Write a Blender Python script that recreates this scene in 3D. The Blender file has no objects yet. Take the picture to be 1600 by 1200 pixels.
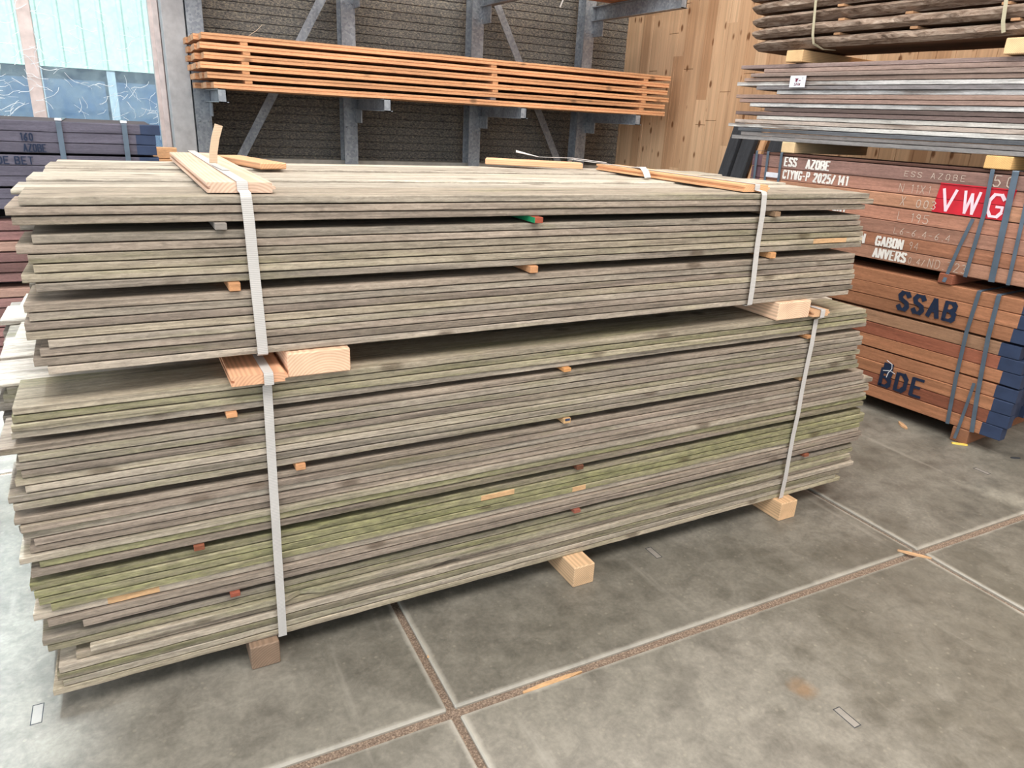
import bpy, bmesh, math, random
from mathutils import Matrix, Vector

S = bpy.context.scene
COL = S.collection
rnd = random.Random(7)
PI = math.pi

# ------------------------------------------------------------------ camera
CAM_F = 1116.85
RW = ((0.8815715442348533, -0.4693475173919076, 0.050443238530344006),
      (-0.12170257458567289, -0.32922995015266604, -0.9363739227796188),
      (0.45609220091402014, 0.8193415330864937, -0.34736055680643857))
cam_d = bpy.data.cameras.new('camera')
cam_d.sensor_width = 36.0
cam_d.lens = CAM_F * 36.0 / 1600.0
cam_d.clip_end = 200
cam = bpy.data.objects.new('camera', cam_d)
COL.objects.link(cam)
right, down, fwd = (Vector(v) for v in RW)
m = Matrix.Identity(4)
for i, v in enumerate((right, -down, -fwd)):
    for k in range(3):
        m[k][i] = v[k]
m[0][3], m[1][3], m[2][3] = 0.0, 0.0, 1.53
cam.matrix_world = m
S.camera = cam

# ------------------------------------------------------------------ light
S.view_settings.view_transform = 'Standard'
S.view_settings.look = 'None'
S.view_settings.gamma = 1.0
S.view_settings.use_curve_mapping = False
S.view_settings.exposure = 0.08
S.cycles.max_bounces = 8
S.cycles.diffuse_bounces = 4
S.cycles.sample_clamp_indirect = 6.0

W = bpy.data.worlds.new('daylight')
S.world = W
W.use_nodes = True
bg = W.node_tree.nodes['Background']
bg.inputs[0].default_value = (0.80, 0.91, 1.0, 1)
bg.inputs[1].default_value = 1.35

def area(name, loc, target, sx, sy, power, color):
    d = bpy.data.lights.new(name, 'AREA')
    d.shape = 'RECTANGLE'
    d.size, d.size_y = sx, sy
    d.energy = power
    d.color = color
    o = bpy.data.objects.new(name, d)
    COL.objects.link(o)
    o.location = loc
    o.rotation_euler = (Vector(target) - Vector(loc)).to_track_quat('-Z', 'Y').to_euler()
    return o

sun_d = bpy.data.lights.new('sun', 'SUN')
sun_d.energy = 7.0
sun_d.angle = math.radians(1.0)
sun_d.color = (1.0, 0.97, 0.92)
sun = bpy.data.objects.new('sun', sun_d)
COL.objects.link(sun)
sun.rotation_euler = Vector((-0.25, 0.75, -0.85)).to_track_quat('-Z', 'Y').to_euler()
# strips of rooflight in the ceiling, the open gate beyond the window end, an added lamp
area('rooflight_front', (0.9, -1.0, 5.5), (1.4, 1.6, 0.6), 6.5, 2.2, 400, (1.0, 0.975, 0.945))
area('rooflight_rear', (1.6, 3.5, 5.7), (1.6, 3.1, 0), 6.0, 1.6, 260, (1.0, 0.97, 0.93))
area('gate_daylight', (-5.2, 1.2, 2.2), (0, 2.2, 0.6), 4.0, 3.6, 190, (0.90, 0.95, 1.0))
side = area('added_pool_light', (-1.42, 1.9, 5.7), (-1.42, 1.9, 0), 2.1, 5.0, 150, (0.72, 0.86, 1.0))  # added lamp, not a roof strip: throws the cool pool on the floor
side.data.spread = math.radians(7)

# ------------------------------------------------------------------ helpers
def lin(r, g, b):
    def f(c):
        c /= 255.0
        return c / 12.92 if c <= 0.04045 else ((c + 0.055) / 1.055) ** 2.4
    return (f(r), f(g), f(b))

def finish(o, label=None, cat=None, group=None, kind=None):
    if label: o['label'] = label
    if cat: o['category'] = cat
    if group: o['group'] = group
    if kind: o['kind'] = kind
    return o

def link(name, me, mat=None, parent=None):
    o = bpy.data.objects.new(name, me)
    COL.objects.link(o)
    if mat is not None:
        for mm in (mat if isinstance(mat, (list, tuple)) else [mat]):
            me.materials.append(mm)
    if parent is not None:
        o.parent = parent
    return o

def empty(name, loc=(0, 0, 0), rz=0.0):
    o = bpy.data.objects.new(name, None)
    COL.objects.link(o)
    o.location = loc
    o.rotation_euler = (0, 0, rz)
    o.empty_display_size = 0.1
    return o

class MB:
    """collects polygons for one mesh"""
    def __init__(s):
        s.v, s.f, s.m = [], [], []
    def poly(s, pts, mi=0):
        n = len(s.v)
        s.v += [tuple(p) for p in pts]
        s.f.append(tuple(range(n, n + len(pts))))
        s.m.append(mi)
    def sweep(s, rings, closed=False, mi=0, caps=True, mif=None):
        n0 = len(s.v)
        k = len(rings[0])
        for r in rings:
            s.v += [tuple(p) for p in r]
        N = len(rings)
        for i in range(N if closed else N - 1):
            a = n0 + i * k
            b = n0 + ((i + 1) % N) * k
            for j in range(k):
                j2 = (j + 1) % k
                s.f.append((a + j, a + j2, b + j2, b + j))
                s.m.append(mif(i, j) if mif else mi)
        if caps and not closed:
            s.f.append(tuple(n0 + j for j in reversed(range(k))))
            s.m.append(mif(0, -1) if mif else mi)
            s.f.append(tuple(n0 + (N - 1) * k + j for j in range(k)))
            s.m.append(mif(N - 2, -1) if mif else mi)
    def box(s, x0, x1, y0, y1, z0, z1, c=0.0, mi=0):
        if c <= 0:
            ring = lambda x: [(x, y0, z0), (x, y1, z0), (x, y1, z1), (x, y0, z1)]
            s.sweep([ring(x0), ring(x1)], mi=mi)
        else:
            def ring(x, d):
                a0, a1, b0, b1 = y0 + d, y1 - d, z0 + d, z1 - d
                e = c if d == 0 else c * 0.6
                return [(x, a0 + e, b0), (x, a1 - e, b0), (x, a1, b0 + e), (x, a1, b1 - e),
                        (x, a1 - e, b1), (x, a0 + e, b1), (x, a0, b1 - e), (x, a0, b0 + e)]
            s.sweep([ring(x0, c * 0.7), ring(x0 + c * 0.7, 0), ring(x1 - c * 0.7, 0), ring(x1, c * 0.7)], mi=mi)
    def mesh(s, name, smooth=False):
        me = bpy.data.meshes.new(name)
        me.from_pydata(s.v, [], s.f)
        me.polygons.foreach_set('material_index', s.m)
        if smooth:
            me.polygons.foreach_set('use_smooth', [True] * len(s.f))
        bm = bmesh.new()
        bm.from_mesh(me)
        bmesh.ops.recalc_face_normals(bm, faces=bm.faces)
        bm.to_mesh(me)
        bm.free()
        me.update()
        return me
    def obj(s, name, mat, parent=None, smooth=False):
        return link(name, s.mesh(name, smooth), mat, parent)

def noise1(seed):
    r = random.Random(seed)
    ph = [(r.uniform(0, 6.28), r.uniform(0.7, 1.3), a, f) for a, f in ((0.5, 1.4), (0.3, 3.7), (0.25, 9.0), (0.2, 23.0))]
    return lambda x: sum(a * math.sin(f * k * x + p) for p, k, a, f in ph)

def plank_mesh(name, L, Wd, T, seed=0, wob=0.002, seg=0.1, ch=0.002, bend=None, paint=None, fresh=(), rag=0.006, bow=0.0, notch=()):
    """plank along local x, front edge at y=0 going back to y=Wd, underside at z=0. paint=(x0,x1): painted end on slot 1.
    fresh: x ranges of the front edge with freshly split wood on slot 1"""
    r = random.Random(seed)
    n = max(2, int(L / seg))
    xs = [L * i / n for i in range(n + 1)]
    cuts = []
    if paint: cuts += [q for q in paint if 0 < q < L]
    for a, b in fresh: cuts += [a, b]
    for a, b in notch: cuts += [a, a + 0.004, b - 0.004, b]
    for q in cuts:
        xs = [x for x in xs if abs(x - q) > seg * 0.3 or x in (0, L)] + [q]
    xs = sorted(set(xs))
    f1, f2, f3 = noise1(r.random()), noise1(r.random()), noise1(r.random())
    rings = []
    tilt0, tilt1 = r.uniform(-rag, rag), r.uniform(-rag, rag)
    for i, x in enumerate(xs):
        zb = bend(x) if bend else 0.0
        y0 = wob * f1(x) + bow * 4 * (x / L) * (1 - x / L)
        for a, b in notch:
            if a + 0.003 < x < b - 0.003: y0 += 0.018
        t1 = T - 0.30 * wob * (1 + f2(x))
        b1 = 0.25 * wob * (1 + f3(x))
        c = ch * (1 + 0.5 * math.sin(x * 37 + seed))
        sx = lambda y: (tilt0 * (y / Wd) if i == 0 else tilt1 * (y / Wd) if i == len(xs) - 1 else 0)
        p = [(y0 + c, b1), (Wd - c, b1), (Wd, b1 + c), (Wd, t1 - c), (Wd - c, t1), (y0 + c, t1), (y0, t1 - c), (y0, b1 + c)]
        rings.append([(x + sx(y), y, z + zb) for y, z in p])
    def mif(i, j):
        xm = 0.5 * (xs[i] + xs[i + 1])
        if j == -1:
            xm = xs[0] if i == 0 else xs[-1]
        if paint and paint[0] <= xm <= paint[1]: return 1
        if j in (5, 6, 7):
            for a, b in fresh:
                if a <= xm <= b: return 1
        return 0
    mb = MB()
    mb.sweep(rings, mif=mif)
    return mb.mesh(name)

def ribbon(mb, path, half, thick, side=None, closed=False, mi=0):
    """flat strap along 3D points; side = direction of its width"""
    rings = []
    N = len(path)
    P = [Vector(p) for p in path]
    for i in range(N):
        a = P[(i - 1) % N] if (closed or i > 0) else P[i]
        b = P[(i + 1) % N] if (closed or i < N - 1) else P[i]
        t = (b - a).normalized()
        sd = Vector(side[i] if isinstance(side, list) else side)
        sd = (sd - t * sd.dot(t)).normalized()
        nn = t.cross(sd)
        rings.append([P[i] - sd * half - nn * thick, P[i] + sd * half - nn * thick, P[i] + sd * half + nn * thick, P[i] - sd * half + nn * thick])
    mb.sweep(rings, closed=closed, mi=mi)

# ------------------------------------------------------------------ materials
def split_part(o, name, label=None, slot=1):
    """turn the faces on a material slot into a child part with its own mesh"""
    me = o.data
    faces = [tuple(p.vertices) for p in me.polygons if p.material_index == slot]
    if not faces: return None
    used = sorted({v for f in faces for v in f})
    ix = {v: i for i, v in enumerate(used)}
    nm = bpy.data.meshes.new(name)
    nm.from_pydata([tuple(me.vertices[v].co) for v in used], [], [tuple(ix[v] for v in f) for f in faces])
    nm.update()
    c = link(name, nm, me.materials[slot], o)
    c.color = o.color
    if label: c['label'] = label
    bm = bmesh.new(); bm.from_mesh(me)
    bmesh.ops.delete(bm, geom=[f for f in bm.faces if f.material_index == slot], context='FACES')
    bm.to_mesh(me); bm.free()
    return c

class NT:
    def __init__(s, name, rough=0.8, spec=0.3):
        s.mat = bpy.data.materials.new(name)
        s.mat.use_nodes = True
        s.t = s.mat.node_tree
        s.b = s.t.nodes['Principled BSDF']
        s.b.inputs['Roughness'].default_value = rough
        s.b.inputs['Specular IOR Level'].default_value = spec
    def n(s, typ, **kw):
        o = s.t.nodes.new(typ)
        for k, v in kw.items(): setattr(o, k, v)
        return o
    def L(s, a, b): s.t.links.new(a, b)
    def val(s, sock, v):
        if hasattr(v, 'is_linked') or isinstance(v, bpy.types.NodeSocket): s.L(v, sock)
        else: sock.default_value = v
    def coords(s, scale=(1, 1, 1), rand=True, which='Object'):
        tc = s.n('ShaderNodeTexCoord')
        mp = s.n('ShaderNodeMapping')
        mp.inputs['Scale'].default_value = scale
        v = tc.outputs[which]
        if rand:
            oi = s.n('ShaderNodeObjectInfo')
            ml = s.n('ShaderNodeVectorMath', operation='MULTIPLY_ADD')
            s.L(oi.outputs['Random'], ml.inputs[0])
            ml.inputs[1].default_value = (37.0, 11.0, 23.0)
            s.L(v, ml.inputs[2])
            v = ml.outputs[0]
        s.L(v, mp.inputs['Vector'])
        return mp.outputs[0]
    def noise(s, vec, scale, detail=4, rough=0.55, dist=0.0):
        o = s.n('ShaderNodeTexNoise')
        o.inputs['Scale'].default_value = scale
        o.inputs['Detail'].default_value = detail
        o.inputs['Roughness'].default_value = rough
        o.inputs['Distortion'].default_value = dist
        s.L(vec, o.inputs['Vector'])
        return o.outputs['Fac']
    def ramp(s, fac, stops):
        o = s.n('ShaderNodeValToRGB')
        e = o.color_ramp.elements
        while len(e) < len(stops): e.new(0.5)
        for k, (p, c) in enumerate(stops):
            e[k].position = p
            e[k].color = (c, c, c, 1) if isinstance(c, (int, float)) else (*c, 1)
        s.L(fac, o.inputs[0])
        return o.outputs[0]
    def mix(s, fac, a, b, typ='MIX'):
        o = s.n('ShaderNodeMix', data_type='RGBA', blend_type=typ)
        s.val(o.inputs['Factor'], fac)
        for sk, v in ((o.inputs['A'], a), (o.inputs['B'], b)):
            if isinstance(v, (tuple, list)): sk.default_value = (*v[:3], 1)
            else: s.L(v, sk)
        return o.outputs['Result']
    def math(s, op, a, b=0.0, clamp=False):
        o = s.n('ShaderNodeMath', operation=op, use_clamp=clamp)
        s.val(o.inputs[0], a); s.val(o.inputs[1], b)
        return o.outputs[0]
    def base(s, c):
        if isinstance(c, (tuple, list)): s.b.inputs['Base Color'].default_value = (*c[:3], 1)
        else: s.L(c, s.b.inputs['Base Color'])
    def bump(s, h, strength=0.3, dist=0.002):
        o = s.n('ShaderNodeBump')
        o.inputs['Strength'].default_value = strength
        o.inputs['Distance'].default_value = dist
        s.L(h, o.inputs['Height'])
        s.L(o.outputs[0], s.b.inputs['Normal'])

def plain(name, c, rough=0.7, spec=0.3, metal=0.0):
    t = NT(name, rough, spec)
    v = t.coords()
    n = t.noise(v, 14, 5)
    t.base(t.mix(1.0, c, t.ramp(n, [(0.3, 0.82), (0.7, 1.1)]), 'MULTIPLY'))
    t.b.inputs['Metallic'].default_value = metal
    t.bump(t.noise(v, 120, 3), 0.08, 0.001)
    return t.mat

def wood(name, tint=None, dark=0.55, light=1.25, grain=(1.2, 22, 60), algae=False, knots=True, rough=0.85, streak=None, bump=0.35, fibre=(0.80, 1.14)):
    """sawn timber with grain along local x; the colour comes from the object's own colour unless tint is given"""
    t = NT(name, rough, 0.2)
    oi = t.n('ShaderNodeObjectInfo')
    basec = oi.outputs['Color'] if tint is None else tint
    v = t.coords(grain)
    g1 = t.noise(v, 1.6, 6, 0.65, 0.6)
    v2 = t.coords((0.9, 6, 9))
    g2 = t.noise(v2, 1.3, 3)
    c = t.mix(1.0, basec, t.ramp(g1, [(0.28, dark), (0.5, 0.95), (0.75, light)]), 'MULTIPLY')
    c = t.mix(1.0, c, t.ramp(g2, [(0.3, 0.78), (0.65, 1.12)]), 'MULTIPLY')
    if streak:
        v3 = t.coords((1.3, 7, 10))
        c = t.mix(t.ramp(t.noise(v3, 1.7, 4), [(0.52, 0.0), (0.66, 0.8)]), c, streak)
    if algae:
        va = t.coords((0.8, 4, 10))
        na = t.noise(va, 2.2, 5, 0.6, 0.4)
        am = t.math('ADD', t.math('MULTIPLY', oi.outputs['Alpha'], 1.25), t.math('MULTIPLY', t.math('SUBTRACT', na, 0.5), 2.2))
        am = t.math('MULTIPLY', t.math('SUBTRACT', am, 0.22), 1.25, True)
        vf = t.coords((14, 60, 60))
        gcol = t.mix(t.ramp(t.noise(vf, 1.5, 4), [(0.35, 0.0), (0.65, 1.0)]), lin(104, 105, 68), lin(150, 150, 98))
        c = t.mix(t.math('MULTIPLY', am, 0.66), c, gcol)
    if knots:
        vk = t.coords((8.0, 14, 14))
        vo = t.n('ShaderNodeTexVoronoi')
        vo.inputs['Scale'].default_value = 0.8
        t.L(vk, vo.inputs['Vector'])
        kn = t.ramp(vo.outputs['Distance'], [(0.13, 0.95), (0.18, 0.6), (0.27, 0.0)])
        wn = t.n('ShaderNodeSeparateColor')
        t.L(vo.outputs['Color'], wn.inputs[0])
        kf = t.math('MULTIPLY', kn, t.ramp(wn.outputs[0], [(0.72, 0.0), (0.74, 1.0)]))
        c = t.mix(t.math('MULTIPLY', kf, 0.6), c, lin(74, 58, 44))
    # fine sawn fibre
    vf2 = t.coords((20, 70, 70))
    fb = t.noise(vf2, 2.0, 4, 0.7, 0.5)
    c = t.mix(1.0, c, t.ramp(fb, [(0.3, fibre[0]), (0.7, fibre[1])]), 'MULTIPLY')
    t.base(c)
    t.bump(t.math('ADD', g1, t.math('MULTIPLY', fb, 0.5)), bump, 0.004)
    return t.mat

M_GREY = wood('weathered_softwood', None, 0.42, 1.36, (1.8, 26, 60), algae=True, bump=0.6, fibre=(0.72, 1.2))
M_PINE = wood('fresh_pine', lin(226, 176, 132), 0.78, 1.12, (0.8, 14, 30), knots=True, rough=0.7, bump=0.15)
M_STICK = wood('stick_wood', None, 0.8, 1.15, (4, 20, 40), knots=False)
M_RACK = wood('orange_planed_timber', None, 0.78, 1.18, (0.7, 18, 40), rough=0.55, bump=0.1)
M_AZ = wood('reddish_hardwood', None, 0.7, 1.2, (2.0, 14, 40), knots=False, rough=0.8, bump=0.2)
M_BOARD = wood('weathered_hardwood', None, 0.62, 1.25, (1.6, 18, 40), knots=False, streak=None)
M_SILVER = wood('silvered_hardwood', None, 0.5, 1.2, (2.2, 14, 30), knots=False, streak=lin(110, 94, 84))
M_BLACK = wood('black_timber', lin(66, 68, 72), 0.7, 1.3, (1.2, 16, 40), knots=False)
M_FRESH = wood('split_fresh_wood', lin(206, 166, 124), 0.75, 1.15, (4, 20, 40), knots=False)

def end_pine():
    t = NT('pine_with_growth_rings', 0.75, 0.2)
    v = t.coords((1, 1, 1), False)
    mp = t.n('ShaderNodeMapping')
    mp.inputs['Location'].default_value = (-0.10, 0, 0.05)
    mp.inputs['Scale'].default_value = (1, 0.04, 1)
    t.L(v, mp.inputs['Vector'])
    w = t.n('ShaderNodeTexWave', wave_type='RINGS', rings_direction='SPHERICAL')
    w.inputs['Scale'].default_value = 42
    w.inputs['Distortion'].default_value = 1.6
    w.inputs['Detail'].default_value = 2
    w.inputs['Detail Scale'].default_value = 0.6
    t.L(mp.outputs[0], w.inputs['Vector'])
    oi = t.n('ShaderNodeObjectInfo')
    c = t.mix(1.0, oi.outputs['Color'], t.ramp(w.outputs['Fac'], [(0.2, 0.84), (0.8, 1.06)]), 'MULTIPLY')
    n = t.noise(t.coords((6, 1.5, 6)), 3, 4)
    t.base(t.mix(1.0, c, t.ramp(n, [(0.3, 0.85), (0.7, 1.08)]), 'MULTIPLY'))
    t.bump(t.noise(t.coords((60, 6, 60)), 2, 3), 0.15, 0.002)
    return t.mat
M_RING = end_pine()

def bark():
    t = NT('bark_edge', 0.95, 0.1)
    v = t.coords((6, 22, 22))
    n = t.noise(v, 1.3, 7, 0.7, 0.8)
    n2 = t.noise(t.coords((2, 4, 4)), 1.6, 4)
    c = t.ramp(n, [(0.28, lin(66, 52, 44)), (0.46, lin(142, 120, 104)), (0.68, lin(202, 182, 164))])
    t.base(t.mix(1.0, c, t.ramp(n2, [(0.3, 0.72), (0.7, 1.1)]), 'MULTIPLY'))
    t.bump(n, 1.0, 0.012)
    return t.mat
M_BARK = bark()

def strap_mat(name, c):
    t = NT(name, 0.6, 0.3)
    v = t.coords((1, 1, 1), False)
    w = t.n('ShaderNodeTexWave', wave_type='BANDS', bands_direction='Z')
    w.inputs['Scale'].default_value = 70
    t.L(v, w.inputs['Vector'])
    t.base(t.mix(1.0, c, t.ramp(w.outputs['Fac'], [(0.2, 0.86), (0.8, 1.05)]), 'MULTIPLY'))
    t.bump(w.outputs['Fac'], 0.3, 0.001)
    return t.mat
M_STRAP = strap_mat('white_woven_strap', lin(198, 193, 188))
M_BEIGE = strap_mat('beige_strap', lin(214, 192, 166))
M_CORD = strap_mat('cream_strap', lin(186, 176, 148))
M_BAND = plain('blue_steel_band', lin(98, 112, 126), 0.45, 0.5, 0.3)
M_NAVY = plain('navy_end_paint', lin(50, 62, 88), 0.7)
M_DULL = plain('dull_purple_end_paint', lin(104, 78, 84), 0.8)
M_LETTER = plain('dark_stencil_paint', lin(30, 42, 66), 0.75)
M_WHITE = plain('white_stencil_paint', lin(236, 230, 222), 0.8)
M_CHALK = plain('chalk', lin(206, 186, 170), 0.9)
M_PINKW = plain('sprayed_white', lin(246, 214, 222), 0.8)
M_RED = plain('red_paint', lin(204, 40, 54), 0.65)
M_CARD = plain('white_card', lin(232, 232, 238), 0.5)
M_MAROON = plain('maroon_print', lin(112, 36, 58), 0.6)
M_YELLOW = plain('yellow_plastic', lin(238, 204, 96), 0.5)
M_GREEN = plain('green_paint', lin(34, 140, 92), 0.6)

def galv():
    t = NT('galvanised_steel', 0.5, 0.5)
    v = t.coords((1, 1, 1))
    vo = t.n('ShaderNodeTexVoronoi')
    vo.inputs['Scale'].default_value = 55
    t.L(v, vo.inputs['Vector'])
    n = t.noise(t.coords((4, 4, 1)), 3, 4)
    sep = t.n('ShaderNodeSeparateColor')
    t.L(vo.outputs['Color'], sep.inputs[0])
    c = t.mix(t.ramp(sep.outputs[0], [(0, 0.0), (1, 1.0)]), lin(140, 146, 154), lin(172, 177, 182))
    t.base(t.mix(1.0, c, t.ramp(n, [(0.3, 0.75), (0.7, 1.1)]), 'MULTIPLY'))
    t.b.inputs['Metallic'].default_value = 0.35
    return t.mat
M_GALV = galv()

def chipboard():
    t = NT('dark_chipboard', 0.9, 0.15)
    v = t.coords((1, 1, 2.2), False)
    n = t.noise(v, 48, 4, 0.7, 0.6)
    n2 = t.noise(t.coords((0.6, 1, 0.5), False), 1.4, 3)
    c = t.ramp(n, [(0.36, lin(80, 79, 79)), (0.5, lin(116, 112, 107)), (0.64, lin(164, 154, 136))])
    t.base(t.mix(1.0, c, t.ramp(n2, [(0.3, 0.8), (0.7, 1.15)]), 'MULTIPLY'))
    t.bump(n, 0.4, 0.004)
    return t.mat
M_CHIP = chipboard()

def plankwall():
    t = NT('spruce_cladding', 0.75, 0.2)
    tc = t.n('ShaderNodeTexCoord')
    sep = t.n('ShaderNodeSeparateXYZ')
    t.L(tc.outputs['Object'], sep.inputs[0])
    cell = t.math('FLOOR', t.math('DIVIDE', sep.outputs['Y'], PLW))
    half = t.math('FLOOR', t.math('ADD', t.math('MULTIPLY', sep.outputs['Z'], 0.37), t.math('MULTIPLY', cell, 0.618)))
    wn = t.n('ShaderNodeTexWhiteNoise', noise_dimensions='2D')
    cb = t.n('ShaderNodeCombineXYZ')
    t.L(cell, cb.inputs[0]); t.L(half, cb.inputs[1])
    t.L(cb.outputs[0], wn.inputs['Vector'])
    off = t.n('ShaderNodeVectorMath', operation='MULTIPLY_ADD')
    t.L(wn.outputs['Color'], off.inputs[0])
    off.inputs[1].default_value = (9, 9, 9)
    t.L(tc.outputs['Object'], off.inputs[2])
    mp = t.n('ShaderNodeMapping')
    mp.inputs['Scale'].default_value = (14, 22, 0.9)
    t.L(off.outputs[0], mp.inputs['Vector'])
    g = t.noise(mp.outputs[0], 1.5, 5, 0.6, 0.5)
    c = t.mix(wn.outputs['Value'], lin(190, 148, 112), lin(222, 185, 148))
    c = t.mix(1.0, c, t.ramp(g, [(0.3, 0.8), (0.7, 1.1)]), 'MULTIPLY')
    mk = t.n('ShaderNodeMapping')
    mk.inputs['Scale'].default_value = (8, 9, 4.5)
    t.L(off.outputs[0], mk.inputs['Vector'])
    vo = t.n('ShaderNodeTexVoronoi')
    vo.inputs['Scale'].default_value = 1.0
    t.L(mk.outputs[0], vo.inputs['Vector'])
    t.base(t.mix(t.ramp(vo.outputs['Distance'], [(0.10, 0.85), (0.18, 0.0)]), c, lin(110, 66, 34)))
    t.bump(g, 0.2, 0.003)
    return t.mat
PLW = 0.135
M_CLAD = plankwall()

def concrete():
    t = NT('worn_concrete', 0.5, 0.45)
    v = t.coords((1, 1, 1), False)
    big = t.noise(v, 0.9, 5, 0.6)
    mid = t.noise(v, 5.5, 6, 0.65)
    fine = t.noise(v, 70, 4, 0.6)
    c = t.ramp(big, [(0.32, lin(110, 106, 95)), (0.5, lin(134, 129, 118)), (0.7, lin(148, 142, 131))])
    c = t.mix(1.0, c, t.ramp(mid, [(0.3, 0.56), (0.5, 0.84), (0.7, 1.0)]), 'MULTIPLY')
    c = t.mix(1.0, c, t.ramp(fine, [(0.3, 0.86), (0.7, 1.1)]), 'MULTIPLY')
    # a broad old damp stain on one plate, and a rusty spot in it
    def spot(x, y, r0, r1, amp):
        vd = t.n('ShaderNodeVectorMath', operation='DISTANCE')
        t.L(v, vd.inputs[0]); vd.inputs[1].default_value = (x, y, 0)
        d = t.math('ADD', vd.outputs['Value'], t.math('MULTIPLY', t.math('SUBTRACT', mid, 0.5), amp))
        return t.ramp(d, [(r0, 1.0), (r1, 0.0)])
    c = t.mix(t.math('MULTIPLY', spot(1.75, -0.42, 0.45, 0.85, 0.9), 0.55), c, lin(92, 88, 76))
    c = t.mix(t.math('MULTIPLY', spot(0.98, -0.34, 0.015, 0.05, 0.12), 0.6), c, lin(132, 100, 66))
    blot = t.noise(v, 17, 5, 0.7, 0.6)
    c = t.mix(1.0, c, t.ramp(blot, [(0.35, 0.82), (0.6, 1.08)]), 'MULTIPLY')
    # pale scuffs dragged along the hall
    vs = t.coords((6, 0.5, 1), False)
    c = t.mix(t.ramp(t.noise(vs, 1.6, 5), [(0.62, 0.0), (0.72, 0.30)]), c, lin(178, 172, 160))
    vr = t.n('ShaderNodeTexVoronoi')
    vr.inputs['Scale'].default_value = 26
    t.L(v, vr.inputs['Vector'])
    c = t.mix(t.ramp(vr.outputs['Distance'], [(0.08, 0.18), (0.16, 0.0)]), c, lin(178, 170, 150))
    # worn pale edge round each plate
    sep = t.n('ShaderNodeSeparateXYZ')
    t.L(t.n('ShaderNodeTexCoord').outputs['Object'], sep.inputs[0])
    def edge(o):
        f = t.math('FRACT', t.math('DIVIDE', t.math('ADD', o, 40.0), 2.0))
        return t.math('ABSOLUTE', t.math('SUBTRACT', f, 0.5))
    e = t.math('MAXIMUM', edge(sep.outputs[0]), edge(sep.outputs[1]))
    e = t.math('ADD', e, t.math('MULTIPLY', t.math('SUBTRACT', mid, 0.5), 0.012))
    c = t.mix(t.ramp(e, [(0.4865, 0.0), (0.490, 0.6)]), c, lin(190, 184, 172))
    t.base(c)
    t.L(t.ramp(mid, [(0.3, 0.34), (0.7, 0.62)]), t.b.inputs['Roughness'])
    t.bump(mid, 0.12, 0.004)
    return t.mat
M_CONC = concrete()

def joint_fill():
    t = NT('joint_debris', 0.95, 0.1)
    v = t.coords((1, 1, 1), False)
    n = t.noise(v, 190, 5, 0.75)
    t.base(t.ramp(n, [(0.3, lin(92, 78, 68)), (0.5, lin(138, 120, 106)), (0.66, lin(190, 168, 146))]))
    t.bump(n, 0.8, 0.006)
    return t.mat
M_JOINT = joint_fill()

def glass():
    t = NT('dusty_glass', 0.1)
    nt = t.t
    out = nt.nodes['Material Output']
    tr = t.n('ShaderNodeBsdfTransparent')
    tr.inputs[0].default_value = (0.86, 0.95, 0.97, 1)
    gl = t.n('ShaderNodeBsdfGlossy')
    gl.inputs['Roughness'].default_value = 0.05
    df = t.n('ShaderNodeBsdfTranslucent')
    df.inputs[0].default_value = (0.9, 0.93, 0.95, 1)
    n = t.noise(t.coords((1, 1, 1), False), 5, 6, 0.7)
    m1 = t.n('ShaderNodeMixShader'); m2 = t.n('ShaderNodeMixShader')
    m1.inputs[0].default_value = 0.05
    t.L(tr.outputs[0], m1.inputs[1]); t.L(gl.outputs[0], m1.inputs[2])
    t.L(t.ramp(n, [(0.4, 0.06), (0.75, 0.35)]), m2.inputs[0])
    t.L(m1.outputs[0], m2.inputs[1]); t.L(df.outputs[0], m2.inputs[2])
    t.L(m2.outputs[0], out.inputs['Surface'])
    return t.mat
M_GLASS = glass()
M_INSERT = plain('worn_steel_insert', lin(146, 140, 132), 0.5, 0.4)
M_FRAME = plain('pale_window_wood', lin(226, 208, 202), 0.6)
M_POST = plain('grey_painted_column', lin(196, 194, 194), 0.7)
M_SHEET = plain('pale_green_sheet', lin(204, 224, 212), 0.6)
M_SLATE = plain('slate_blue_wall', lin(74, 96, 128), 0.8)
M_PALE = plain('pale_post', lin(170, 182, 196), 0.8)
M_GROUND = plain('outdoor_paving', lin(150, 150, 146), 0.9)
M_CEIL = plain('ceiling_sheet', lin(170, 168, 162), 0.8)
M_PLINTH = plain('concrete_plinth', lin(176, 170, 160), 0.9)
M_WEB = plain('cobweb_silk', lin(240, 244, 248), 0.8)

def paint_obj(o, c, a=0.0):
    o.color = (*lin(*c), a)
    return o

ORD = ['zeroth', 'first', 'second', 'third', 'fourth', 'fifth', 'sixth', 'seventh', 'eighth', 'ninth', 'tenth', 'eleventh', 'twelfth',
       'thirteenth', 'fourteenth', 'fifteenth', 'sixteenth', 'seventeenth', 'eighteenth', 'nineteenth']

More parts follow.
